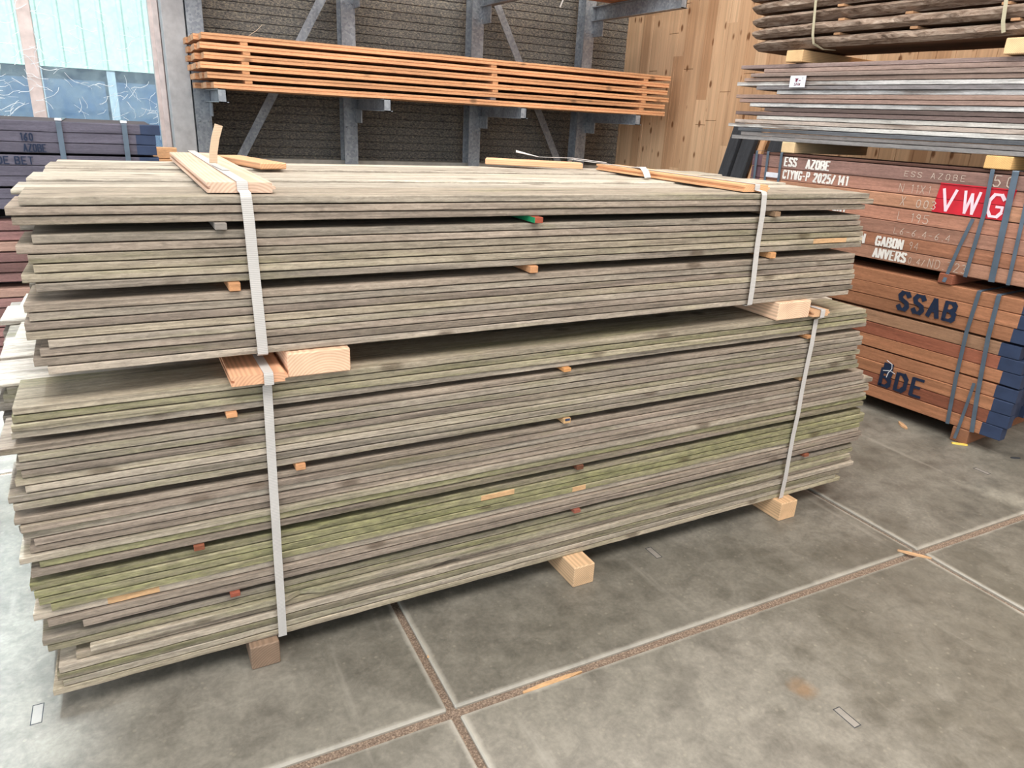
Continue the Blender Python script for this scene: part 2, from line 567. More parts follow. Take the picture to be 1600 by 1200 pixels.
# ------------------------------------------------------------------ setting
def build_setting():
    # concrete plates, two metres square, with filled joints between
    mb = MB()
    h = 0.0155
    for i in range(-6, 5):
        for j in range(-5, 5):
            mb.box(i * 2 + h * .8, i * 2 + 2 - h * .8, j * 2 + h, j * 2 + 2 - h, -0.16, 0.0, 0.006)
    fl = mb.obj('floor', M_CONC)
    fl['kind'] = 'structure'
    rz = math.radians(-1.0)
    fl.location = (0.643, 1.385, 0); fl.rotation_euler = (0, 0, rz)
    mb = MB(); mb.box(-12, 10, -10, 10, -0.3, -0.012)
    jf = mb.obj('joint_filling', M_JOINT, fl)
    # lifting recess in the middle of each plate's edges
    for (px, py) in ((1.0, -1.32 + 0.85), (1.0, 0.41), (-1.0, 0.44), (3.0, 0.35)):
        mb = MB(); mb.box(px - 0.011, px + 0.011, py - 0.034, py + 0.034, -0.004, 0.0008, 0.0008)
        mb.obj('lifting_plate', M_INSERT, fl)
        for a, b, c, d in ((-.0135, -.0115, -.037, .037), (.0115, .0135, -.037, .037), (-.0115, .0115, -.037, -.035), (-.0115, .0115, .035, .037)):
            mb = MB(); mb.box(px + a, px + b, py + c, py + d, -0.004, 0.0006)
            mb.obj('recess_rim', M_BLACK, fl)
    # back wall of dark boards, plank wall, column, plinth
    mb = MB()
    z = 0.0; k = 0
    while z < 4.6:
        d = rnd.uniform(0, 0.006)
        mb.box(0.62, 5.06, 6.88 - d, 7.0, z + 0.0025, z + 0.0675, 0.004)
        z += 0.07
    mb.box(0.62, 5.06, 6.89, 7.1, 0, 4.7)
    mb.box(-6.0, 0.62, 6.9, 7.1, 4.3, 6.0)
    mb.box(0.62, 5.06, 6.9, 7.1, 4.6, 6.0)
    mb.box(-6.0, -3.2, 6.9, 7.1, 0.0, 4.3)
    mb.box(-3.2, 0.62, 6.9, 7.1, 0.0, 0.9)
    mb.box(0.50, 0.62, 6.9, 7.1, 0.9, 4.3)
    o = mb.obj('wall_back', M_CHIP); o['kind'] = 'structure'
    mb = MB()
    y = -3.0
    i = 0
    while y < 6.88:
        d = rnd.uniform(0, 0.005)
        y1 = min(y + PLW, 6.9)
        zs = rnd.uniform(1.2, 3.0)
        mb.box(5.0 + d, 5.06, y + 0.0012, y1 - 0.0012, 0, zs - 0.0015, 0.003)
        mb.box(5.0 + d, 5.06, y + 0.0012, y1 - 0.0012, zs + 0.0015, 6.0, 0.003)
        y += PLW
    mb.box(5.04, 5.2, -3.0, 7.1, 0, 6.0)
    o = mb.obj('wall_right', M_CLAD); o['kind'] = 'structure'
    mb = MB(); mb.box(-6, 5.2, -6.5, 7.1, 6.0, 6.1)
    o = mb.obj('ceiling', M_CEIL); o['kind'] = 'structure'
    mb = MB(); mb.box(0.470, 0.632, 6.62, 6.87, 0, 6.0, 0.006)
    o = mb.obj('trim_1', M_POST); o['kind'] = 'structure'
    mb = MB(); mb.box(0.63, 5.0, 6.72, 6.875, 0, 1.10, 0.004)
    o = mb.obj('trim_2', M_PLINTH); o['kind'] = 'structure'
    # window
    wn = empty('window_1', (0, 6.95, 0.9)); wn['kind'] = 'structure'
    def at(mb, x0, x1, z0, z1, y0=-0.05, y1=0.05, c=0.006): mb.box(x0, x1, y0, y1, z0, z1, c)
    mb = MB()
    at(mb, 0.395, 0.50, 0, 3.4); at(mb, -3.2, -3.1, 0, 3.4); at(mb, -3.1, 0.395, 0, 0.08); at(mb, -3.1, 0.395, 3.32, 3.4)
    at(mb, 0.425, 0.465, 0, 3.4, -0.09, -0.05)
    mb.obj('window_frame', M_FRAME, wn)
    for x in (-0.44, -1.62):
        mb = MB(); at(mb, x - 0.045, x + 0.045, 0.08, 3.32)
        mb.obj('mullion', M_FRAME, wn)
    for a, b in ((-3.1, -1.665), (-1.575, -0.485), (-0.395, 0.395)):
        mb = MB(); mb.box(a, b, -0.003, 0.003, 0.08, 3.32)
        mb.obj('window_pane', M_GLASS, wn)
    # outside
    mb = MB(); mb.box(-14, 9, 7.1, 24, -0.2, -0.1)
    o = mb.obj('ground', M_GROUND); o['kind'] = 'structure'
    b = empty('warehouse', (-3, 14, -0.1))
    finish(b, 'pale green sheet-clad warehouse with slate blue base outside the window', 'building')
    mb = MB(); mb.box(-7, 7, 0.15, 1.5, 0, 2.05)
    mb.obj('base_wall', M_SLATE, b)
    mb = MB()
    x = -7.0; ring = []
    prof = []
    while x < 7.0:
        prof += [(x, 0.0), (x + 0.20, 0.0), (x + 0.225, 0.05), (x + 0.265, 0.05)]
        x += 0.29
    for q in range(len(prof) - 1):
        (xa, ya), (xb, yb) = prof[q], prof[q + 1]
        mb.poly([(xa, ya, 2.03), (xb, yb, 2.03), (xb, yb, 5.6), (xa, ya, 5.6)])
    for zz in (2.03, 5.6):
        mb.poly([(-7, 0.0, zz), (7, 0.0, zz), (7, 1.5, zz), (-7, 1.5, zz)])
    mb.poly([(7, 0, 2.03), (7, 1.5, 2.03), (7, 1.5, 5.6), (7, 0, 5.6)])
    mb.poly([(-7, 0, 2.03), (-7, 1.5, 2.03), (-7, 1.5, 5.6), (-7, 0, 5.6)])
    mb.poly([(-7, 1.5, 2.03), (7, 1.5, 2.03), (7, 1.5, 5.6), (-7, 1.5, 5.6)])
    mb.obj('sheet_cladding', M_SHEET, b)
    for k in range(14):
        mb = MB(); mb.box(-6.9 + k, -6.78 + k, 0.02, 0.15, 0, 2.03)
        mb.obj('post', M_PALE, b)
    # cobwebs hanging across the panes
    mb = MB()
    r = random.Random(3)
    for k in range(150):
        x, z = r.uniform(-1.0, 0.37), 1.3 + 0.9 * r.random() ** 1.7
        a = r.uniform(-0.6, 0.6) if r.random() < 0.7 else r.uniform(0, 3)
        pts = []
        for s in range(r.randint(3, 7)):
            pts.append((x, 6.87 + r.uniform(-.01, .01), z))
            l = r.uniform(0.015, 0.05)
            a += r.uniform(-0.7, 0.7)
            x = max(-1.1, min(0.38, x + l * math.cos(a))); z += l * math.sin(a)
        ribbon(mb, pts, r.uniform(0.0008, 0.0022), 0.0006, (0, 0.3, 1))
    finish(mb.obj('cobweb', M_WEB), 'white cobwebs strung across the dusty window panes', 'cobweb', None, 'stuff')

build_setting()

# ------------------------------------------------------------------ the big pile of weathered boards
Y0 = 1.793
def sag(x): return 0.006 * (x / 2.6)

TIERS = []   # (pack, tier name, z bottom, layers[bottom..top] as (colour, algae), thickness)
def C(*a): return a
GB, GW, GG = (161, 146, 131), (175, 162, 146), (168, 155, 136)
lower = [
 ('bottom tier of the lower pack', 0.078, 0.0221, [(GG, .30), (GW, .38), (GG, .30), (GW, .22), (GB, .30), (GW, .50), (GG, .62), (GW, .35)]),
 ('second-lowest tier of the lower pack', 0.270, 0.0220, [(GB, .02), (GB, .04), (GW, .02), (GG, .95), (GG, 1.0), (GG, .85), (GB, .72)]),
 ('middle tier of the lower pack', 0.4415, 0.0206, [(GB, .30), (GG, .90), (GW, .22), (GB, .08), (GB, .14), (GW, .16), (GB, .10), (GB, .02)]),
 ('second-highest tier of the lower pack', 0.626, 0.0200, [(GW, .42), (GW, .10), (GW, .22), (GG, .30), (GB, .10), (GW, .30), (GW, .16), (GB, .06)]),
 ('top tier of the lower pack', 0.8005, 0.0197, [(GW, .16), (GG, .50), (GG, .58), (GG, .26)]),
]
upper = [
 ('bottom tier of the upper pack', 0.9455, 0.0205, [(GW, .30), (GB, .10), (GB, .00), (GW, .26), (GG, .32), (GB, .06), (GW, .24), (GB, .02)]),
 ('middle tier of the upper pack', 1.1315, 0.0205, [(GW, .30), (GG, .34), (GG, .36), (GG, .30), (GB, .10), (GW, .14)]),
 ('top tier of the upper pack', 1.2725, 0.0203, [(GB, .12), (GB, .14), (GW, .16)]),
]
NROW, BW = 6, 0.197

fill = MB()
TOPZ = {}
def build_pack(tiers, x0, x1, group, packname, yjit, top_rows):
    tone = ['pale', 'plain', 'dark']
    for ti, (tname, zb, th, layers) in enumerate(tiers):
        nl = len(layers)
        for li, (colr, alg) in enumerate(layers):
            z = zb + li * th
            seed = int(z * 10000)
            r = random.Random(seed)
            sx = x0 + r.uniform(-0.022, 0.022)
            ex = x1(z) + r.uniform(-0.025, 0.025)
            dy = r.uniform(-yjit, yjit)
            fresh, notch = [], []
            if packname == 'lower':
                if ti == 0 and li == 5: sx = -0.20; notch = [(0.53, 0.60)]
                if ti == 0 and li in (4,): sx = -0.235; dy = 0.012
                if ti == 0 and li in (6, 7): dy = 0.010
                if ti == 0 and li == 4: notch = [(1.05, 1.085)]
                if ti == 1 and li == 0: sx = -0.205
                if ti == 1 and li == 5: fresh = [(1.20, 1.32)]
                if ti == 1 and li == 3: fresh = [(1.52, 1.575)]
                if ti == 1 and li == 2: fresh = [(0.16, 0.28)]
                if ti == 4: sx = -0.272 + 0.004 * li
            else:
                if ti == 1 and li == 1: fresh = [(2.42, 2.60)]
                if ti == 2 and li == 1: ex += 0.012
                if ti == 2 and li == 0: ex += 0.02
            off = x1(z) - x0
            me = plank_mesh('board', ex - sx, BW - dy - 0.002, th - 0.0022, seed, 0.0016, 0.06, 0.0015,
                            bend=lambda x, s=sx: sag(x + s), fresh=fresh, notch=notch)
            o = link('scaffold_board', me, [M_GREY, M_FRESH])
            o.location = (sx, Y0 + dy, z)
            jj = r.uniform(0.82, 1.08)
            paint_obj(o, tuple(int(c * jj) for c in colr), (0.03 + alg * 0.48) if packname == 'upper' else alg * 0.88)
            down = nl - li
            look = 'green-stained' if alg > .55 else 'faintly green' if alg > .27 else 'grey weathered'
            pos = 'topmost' if down == 1 else 'lowest' if down == nl else ORD[down] + ' down'
            finish(o, f'{look} scaffold board, front edge, {pos} in the {tname}', 'board', group)
            # boards further back in the same layer
            last = (ti == len(tiers) - 1 and li == nl - 1)
            for k in range(1, NROW):
                bx0 = x0 + r.uniform(-0.03, 0.03); bx1 = x1(z) + r.uniform(-0.03, 0.03)
                if packname == 'lower': bx0 -= 0.012 * k
                else: bx0 += 0.008 * k
                if last:
                    me = plank_mesh('board', bx1 - bx0, BW - 0.006, th - 0.0008 - (0, .006, .0, .007, .001, .008)[k] - r.uniform(0, .001), seed + k, 0.003, 0.085, 0.003,
                                    bend=lambda x, s=bx0: sag(x + s))
                    o = link('scaffold_board', me, [M_GREY, M_FRESH])
                    o.location = (bx0, Y0 + k * BW, z)
                    jj = r.uniform(0.95, 1.1)
                    paint_obj(o, tuple(int(c * jj) for c in (182, 172, 158)), alg * .35)  # paler base colour carries part of the light falling on the top rows
                    finish(o, f'weathered board lying on top of the {packname} pack, {ORD[k + 1]} row back from its front edge', 'board', group)
                else:
                    rings = []
                    for q in range(5):
                        x = bx0 + (bx1 - bx0) * q / 4
                        ya, yb = Y0 + k * BW + 0.001, Y0 + (k + 1) * BW - 0.001
                        za, zc = z + 0.0003 + sag(x), z + th - 0.0008 + sag(x)
                        rings.append([(x, ya, za), (x, yb, za), (x, yb, zc), (x, ya, zc)])
                    fill.sweep(rings)

def x1_lower(z): return 2.63 + (0.12 if z < 0.56 else 0.05 if z < 0.62 else 0.0) - (0.06 if z < 0.14 else 0)
build_pack(lower, -0.285, x1_lower, 'weathered boards in the lower pack', 'lower', 0.0055, True)
build_pack(upper, -0.188, lambda z: 2.475, 'weathered boards in the upper pack', 'upper', 0.0022, True)
o = fill.obj('inner_boards', M_GREY)
paint_obj(o, (140, 132, 122), .15)
finish(o, 'mass of boards inside the two packs behind their front edge boards', 'boards', None, 'stuff')

# spacer sticks between the tiers
STICKS = [  # (x, z, height, colour, words)
 (0.204, 1.2550, 0.0170, (146, 138, 130), 'grey', 'upper gap of the upper pack, window end'),
 (1.043, 1.2550, 0.0170, (176, 92, 70), 'green-painted', 'upper gap of the upper pack, mid length'),
 (2.004, 1.2550, 0.0170, (150, 122, 96), 'brown', 'upper gap of the upper pack, hardwood end'),
 (0.223, 1.1100, 0.0212, (212, 156, 112), 'orange', 'lower gap of the upper pack, window end'),
 (1.045, 1.1100, 0.0212, (212, 156, 112), 'orange', 'lower gap of the upper pack, mid length'),
 (2.017, 1.1100, 0.0212, (214, 158, 108), 'tan', 'lower gap of the upper pack, hardwood end'),
 (0.190, 0.7866, 0.0136, (212, 156, 112), 'orange', 'highest gap of the lower pack, window end'),
 (1.190, 0.7866, 0.0136, (216, 156, 100), 'tan', 'highest gap of the lower pack, mid length'),
 (2.294, 0.7866, 0.0136, (196, 142, 96), 'tan', 'highest gap of the lower pack, hardwood end'),
 (0.352, 0.6068, 0.0188, (212, 156, 112), 'orange', 'second gap down the lower pack, window end'),
 (1.205, 0.6068, 0.0188, (206, 166, 120), 'blue-topped', 'second gap down the lower pack, mid length'),
 (2.318, 0.6068, 0.0188, (188, 152, 112), 'tan', 'second gap down the lower pack, hardwood end'),
 (0.080, 0.4245, 0.0166, (138, 84, 62), 'dark brown', 'third gap down the lower pack, window end'),
 (1.274, 0.4245, 0.0166, (120, 78, 58), 'dark brown', 'third gap down the lower pack, mid length'),
 (0.156, 0.2550, 0.0146, (150, 84, 66), 'reddish', 'lowest gap of the lower pack, window end'),
 (1.279, 0.2550, 0.0146, (150, 90, 74), 'reddish', 'lowest gap of the lower pack, mid length'),
 (2.427, 0.2550, 0.0146, (140, 84, 62), 'reddish', 'lowest gap of the lower pack, hardwood end'),
]
for i, (x, z, hh, c, w, where) in enumerate(STICKS):
    out = 0.003 if i == 11 else 0.03 if i == 1 else 0.016
    mb = MB()
    mb.box(-0.013, 0.013, -out, 1.12, 0.0004, hh - 0.0006, 0.0015)
    o = mb.obj('spacer_stick', M_STICK)
    o.location = (x, Y0 + 0.004, z + sag(x))
    paint_obj(o, c)
    if i == 1:
        mb = MB(); mb.box(-0.0145, -0.013, -out + 0.001, 0.3, 0.001, hh - 0.001)
        mb.obj('green_side', M_GREEN, o)
    if i == 10:
        mb = MB(); mb.box(-0.009, 0.009, -out - 0.001, -out, hh - 0.009, hh - 0.001)
        mb.obj('blue_end_mark', M_NAVY, o)
    finish(o, f'{w} spacer stick end poking from the {where}', 'stick', 'spacer sticks in the board packs')

# bearers under and between the packs
def bearer(name, x, w, h, z, y0, y1, c, label, rz=0.0, cat='timber', group='timber bearers of the board pile', tongue=False):
    mb = MB()
    if tongue:
        t = h
        prof = [(0, 0), (w - .004, 0), (w - .004, t * .3), (w + .004, t * .36), (w + .004, t * .62), (w - .004, t * .68), (w - .004, t), (0, t), (0, t * .66), (.008, t * .62), (.008, t * .36), (0, t * .32)]
        mb.sweep([[(px, yy, pz) for px, pz in prof] for yy in (0, y1 - y0)])
    else:
        mb.box(0, w, 0, y1 - y0, 0, h, 0.003)
    o = mb.obj(name, M_RING)
    o.location = (x, y0, z)
    o.rotation_euler = (0, 0, rz)
    paint_obj(o, c)
    return finish(o, label, cat, group)

bearer('bearer_block', 0.180, 0.080, 0.0775, 0.0, Y0 - 0.022, 3.0, (140, 117, 98), 'brown stained bearer block on the floor under the window end of the pile')
bearer('bearer_block', 1.245, 0.085, 0.0800, 0.0, Y0 - 0.075, 3.0, (214, 178, 140), 'pale bearer block on the floor under the middle of the pile')
bearer('bearer_block', 2.290, 0.095, 0.0825, 0.0, Y0 - 0.045, 3.0, (224, 184, 142), 'orange bearer block on the floor under the hardwood end of the pile')
bearer('bearer_beam', 0.332, 0.162, 0.0640, 0.8802, Y0 - 0.02, 2.95, (238, 196, 164), 'thick pale pine beam between the packs showing curved growth rings')
bearer('bearer_beam', 2.085, 0.168, 0.0660, 0.8835, Y0 - 0.02, 2.95, (238, 200, 168), 'thick pale pine beam between the packs toward the hardwood stacks')
bearer('strap_board', 0.192, 0.132, 0.0250, 0.8800, Y0 - 0.04, 2.9, (226, 172, 136), 'orange grooved pine board under the strap on the lower pack, window end', tongue=True)
bearer('strap_board', 2.262, 0.090, 0.0240, 0.8850, Y0 - 0.03, 2.9, (222, 176, 136), 'orange pine board under the strap on the lower pack, hardwood end', tongue=True)
# boards lying on top under the straps
TZ = 1.3336
bearer('strap_board', 0.186, 0.150, 0.0235, TZ + 0.001, Y0 + 0.035, 2.93, (222, 188, 164), 'pale grooved pine board on top of the upper pack, window end', tongue=True)
bearer('strap_board', 0.425, 0.09, 0.020, TZ + 0.001, 2.52, 2.90, (222, 172, 132), 'short pine offcut on top of the upper pack behind the upright strap tail', rz=0.25)
bearer('strap_board', 1.865, 0.115, 0.0235, TZ + 0.005, Y0 + 0.030, 2.74, (232, 176, 130), 'orange pine board on top of the upper pack, hardwood end', rz=-0.03, tongue=True)
bearer('strap_board', 1.490, 0.095, 0.024, TZ + 0.004, 3.03, 3.46, (230, 180, 140), 'pine board lying askew at the rear edge on top of the upper pack', rz=math.radians(-118))

# white polyester straps round the packs
def strap(x_top, x_bot, z0, z1, ytop0, label, btop=None, yb=3.0, half=0.0115):
    """closed loop: along the top, over the front edge, down the front, under and up the back"""
    e = 0.0022
    zt = z1 + e
    P = []
    yf = Y0 - 0.0105
    def X(z): return x_bot + (x_top - x_bot) * (z - z0) / (z1 - z0)
    if ytop0 < yf: btop -= 0.0105
    P += [(x_top, yb, zt), (x_top, (ytop0 + yb) / 2, zt), (x_top, ytop0 + 0.012, zt), (x_top, ytop0 - 0.0025, zt + 0.0002), (x_top, ytop0 - 0.0040, zt - 0.006)]
    if btop is not None:
        P += [(x_top, ytop0 - 0.0045, btop + 0.007), (x_top, yf + (0.006 if ytop0 > yf else -0.012), btop + 0.004 - (0.006 if ytop0 < yf else 0)), (x_top, yf, btop - 0.006)]
    n = 8
    zz0 = P[-1][2]
    for k in range(1, n + 1):
        z = zz0 - 0.004 + (z0 - zz0 + 0.006) * k / n
        P.append((X(z), yf + (0.0018 * math.sin(z * 23)), z))
    P += [(x_bot, yf + 0.008, z0 - 0.003), (x_bot, 2.4, z0 - 0.003), (x_bot, yb - 0.01, z0 - 0.003), (x_bot, yb + 0.008, z0 + 0.006), (x_top, yb + 0.008, zt - 0.01)]
    mb = MB()
    ribbon(mb, P, half, 0.0007, (1, 0, 0), closed=True)
    o = mb.obj('packing_strap', M_STRAP)
    return finish(o, label, 'strap', 'white straps round the board packs')

s1 = strap(0.264, 0.276, 0.9455, TZ + 0.0245, Y0 + 0.035, 'white woven strap round the upper pack, window end', TZ + 0.0008, half=0.0125)
s2 = strap(1.925, 1.943, 0.9505, TZ + 0.0285, Y0 + 0.030, 'white woven strap round the upper pack, hardwood end', TZ + 0.005)
s3 = strap(0.280, 0.273, 0.0790, 0.9055, Y0 - 0.04, 'white woven strap round the lower pack, window end', 0.88, half=0.0115)
s4 = strap(2.312, 2.322, 0.0840, 0.9095, Y0 - 0.03, 'white woven strap round the lower pack, hardwood end', 0.885)
mb = MB()
ribbon(mb, [(0.266, 2.37, TZ + .028), (0.268, 2.362, TZ + .06), (0.276, 2.355, TZ + .10), (0.288, 2.352, TZ + .137)], 0.012, 0.0008, [(1, .3, 0)] * 4)
t = mb.obj('strap_tail', M_BEIGE, s1); t['label'] = 'beige strap tail standing upright'
mb = MB()
ribbon(mb, [(0.262, 2.36, TZ + .0285), (0.262, 2.24, TZ + .030), (0.268, 2.12, TZ + .0295)], 0.009, 0.0007, (1, 0, 0))
mb.obj('strap_tail', M_STRAP, s1)
mb = MB()
ribbon(mb, [(1.93, 2.52, TZ + .033), (1.90, 2.42, TZ + .038), (1.855, 2.34, TZ + .028), (1.82, 2.28, TZ + .010)], 0.012, 0.0008, [(1, 0, 0), (1, -.3, .2), (1, -.6, .3), (1, -.6, .2)])
mb.obj('strap_tail', M_STRAP, s2)
mb = MB()
ribbon(mb, [(1.93, 2.72, TZ + .036), (1.84, 2.86, TZ + .044), (1.72, 2.95, TZ + .040), (1.62, 2.99, TZ + .06)], 0.010, 0.0008, [(1, .6, 0), (.7, 1, 0), (.5, 1, 0), (.5, 1, .5)])
mb.obj('strap_tail', M_STRAP, s2)

# ------------------------------------------------------------------ the cantilever rack on the back wall
UPX = [0.70, 1.905, 3.115, 4.335]
YU = 6.60
rack = empty('cantilever_rack', (2.5, YU, 0))
finish(rack, 'galvanised steel cantilever rack with long arms against the dark back wall', 'rack')
def rbox(name, *a, c=0.002, mat=M_GALV):
    mb = MB(); mb.box(a[0] - 2.5, a[1] - 2.5, a[2] - YU, a[3] - YU, a[4], a[5], c)
    return mb.obj(name, mat, rack)
def channel(name, x, y0, y1, z0, z1, rise=0.0):
    """C profile arm along y, open to -x; its lower flange sticks out"""
    mb = MB()
    t, fl = 0.006, 0.055
    def sec(y, dz, tip):
        zz0 = z0 + dz + (0.012 if tip else 0)
        return zz0
    for (xa, xb, za, zb) in ((x - t, x, z0, z1), (x - fl, x, z1 - t, z1), (x - fl, x + 0.012, z0, z0 + t)):
        rings = []
        for y, dz in ((y1, 0.0), (y0, rise)):
            rings.append([(xa - 2.5, y - YU, za + dz), (xb - 2.5, y - YU, za + dz), (xb - 2.5, y - YU, zb + dz), (xa - 2.5, y - YU, zb + dz)])
        mb.sweep(rings)
    mb.box(x - fl - 2.5, x - 2.5, y0 - YU, y0 + 0.006 - YU, z0 + rise, z1 + rise)
    return mb.obj(name, M_GALV, rack)
for i, x in enumerate(UPX):
    mb = MB()   # I-section upright
    for (xa, xb, ya, yb) in ((-.06, .06, 0, .01), (-.06, .06, .13, .14), (-.005, .005, .01, .13)):
        mb.box(x + xa - 2.5, x + xb - 2.5, ya, yb, 0.0, 5.2)
    mb.obj('upright', M_GALV, rack)
    for zz in (1.38, 2.36, 2.02):
        for dx in (-.035, .035):
            mb = MB()
            mb.box(x + dx - .009 - 2.5, x + dx + .009 - 2.5, -.012, 0, zz, zz + .018, .003)
            mb.obj('bolt', M_GALV, rack)
    tip = 5.72
    channel('arm', x + 0.07, tip, YU + 0.1, 1.535, 1.625)
    rbox('arm_plate', x + 0.045, x + 0.058, YU - 0.16, YU - 0.002, 1.43, 1.535)
    channel('arm', x + 0.07, 5.26, YU + 0.1, 2.47, 2.60)
    rbox('arm_plate', x + 0.045, x + 0.058, YU - 0.16, YU - 0.002, 2.33, 2.47)
def brace(x0, z0, x1, z1):
    mb = MB()
    ribbon(mb, [(x0 - 2.5, 0.115, z0), (x1 - 2.5, 0.115, z1)], 0.035, 0.004, (1, 0, 0))
    return mb.obj('brace', M_GALV, rack)
brace(0.86, 0.9, 1.78, 2.50)
brace(3.25, 2.72, 4.22, 1.0)

# orange timbers lying on the rack
TZ0, PITCH, TH = 1.627, 0.0625, 0.039
def groove_plank(L, w, h, seed):
    g = 0.006
    prof = [(0, 0), (w, 0), (w, h), (0, h), (0, h * .62), (g, h * .58), (g, h * .46), (0, h * .42)]
    f = noise1(seed); 
    xs = [L * k / 14 for k in range(15)]
    mb = MB()
    mb.sweep([[(x, y, z + 0.0016 * f(x)) for y, z in prof] for x in xs])
    return mb.mesh('timber')
for li in range(6):
    for k in range(4):
        r = random.Random(900 + li * 7 + k)
        xs = 0.62 + 0.03 * r.random() - 0.012 * k + (0.05 if li == 0 else 0.02 if li == 1 else 0)
        xe = 4.75 + r.uniform(-.03, .02) - (0.03 if k else 0)
        o = link('rack_timber', groove_plank(xe - xs, 0.185, TH, 31 * li + k), M_RACK)
        o.location = (xs, 5.78 + k * 0.196, TZ0 + 0.002 + li * PITCH)
        j = r.uniform(.95, 1.05)
        paint_obj(o, (int(226 * j), int(168 * j), int(124 * j)))
        lay = 'top' if li == 5 else 'bottom' if li == 0 else ORD[li + 1] + ' from bottom'
        row = ['outer edge', 'second row in', 'third row in', 'against the uprights'][k]
        finish(o, f'orange planed timber on the wall rack, {lay} layer, {row}', 'timber', 'orange timbers on the rack')
for li in range(5):
    for k, x in enumerate((0.93, 2.90, 4.46)):
        mb = MB(); mb.box(-.025, .025, 0.004, 0.78, 0.0012, PITCH - TH - 0.0016, .001)
        o = mb.obj('rack_spacer', M_STICK)
        o.location = (x + rnd.uniform(-.012, .012), 5.78, TZ0 + li * PITCH + TH + 0.002)
        paint_obj(o, (206, 150, 108) if not (li == 0 and k == 1) else (120, 112, 112))
        finish(o, f'{"grey" if (li == 0 and k == 1) else "thin orange"} spacer in the {ORD[li + 1]} gap up of the rack timbers, {["window end", "mid length", "plank wall end"][k]}', 'spacer', 'spacers between rack timbers')
# loose lath on the top layer and a plank stub at the far end
mb = MB(); mb.box(0, 0.24, 0, 0.06, 0, 0.018, .002)
o = mb.obj('lath', M_RACK); o.location = (4.52, 6.42, TZ0 + 5 * PITCH + TH + .004); paint_obj(o, (214, 138, 86))
finish(o, 'short orange lath on top of the rack timbers beside the plank wall', 'lath')
mb = MB(); ribbon(mb, [(0.98, 5.92, 1.995), (1.03, 5.90, 2.03), (1.07, 5.88, 2.07)], 0.014, 0.001, (0, 1, 0))
finish(mb.obj('strap_end', M_BEIGE), 'pale strap end sticking up from the orange rack timbers', 'strap')
# planks on the higher arms
for k in range(3):
    o = link('high_timber', groove_plank(4.25, 0.22, 0.05, 77 + k), M_RACK)
    o.location = (0.35 + .02 * k, 5.62 + .24 * k, 2.604)
    paint_obj(o, (196, 140, 100))
    finish(o, f'brown plank on the highest rack arms, {["outer edge", "middle", "nearest the uprights"][k].replace("nearest", "next to")}', 'timber', 'planks on the highest rack arms')
mb = MB(); ribbon(mb, [(3.42, 5.61, 2.62), (3.42, 5.60, 2.52), (3.40, 5.60, 2.46), (3.375, 5.60, 2.40)], 0.006, 0.001, (1, 0, 0))
finish(mb.obj('strap_end', M_STRAP), 'white strap end dangling from the highest rack arms', 'strap')

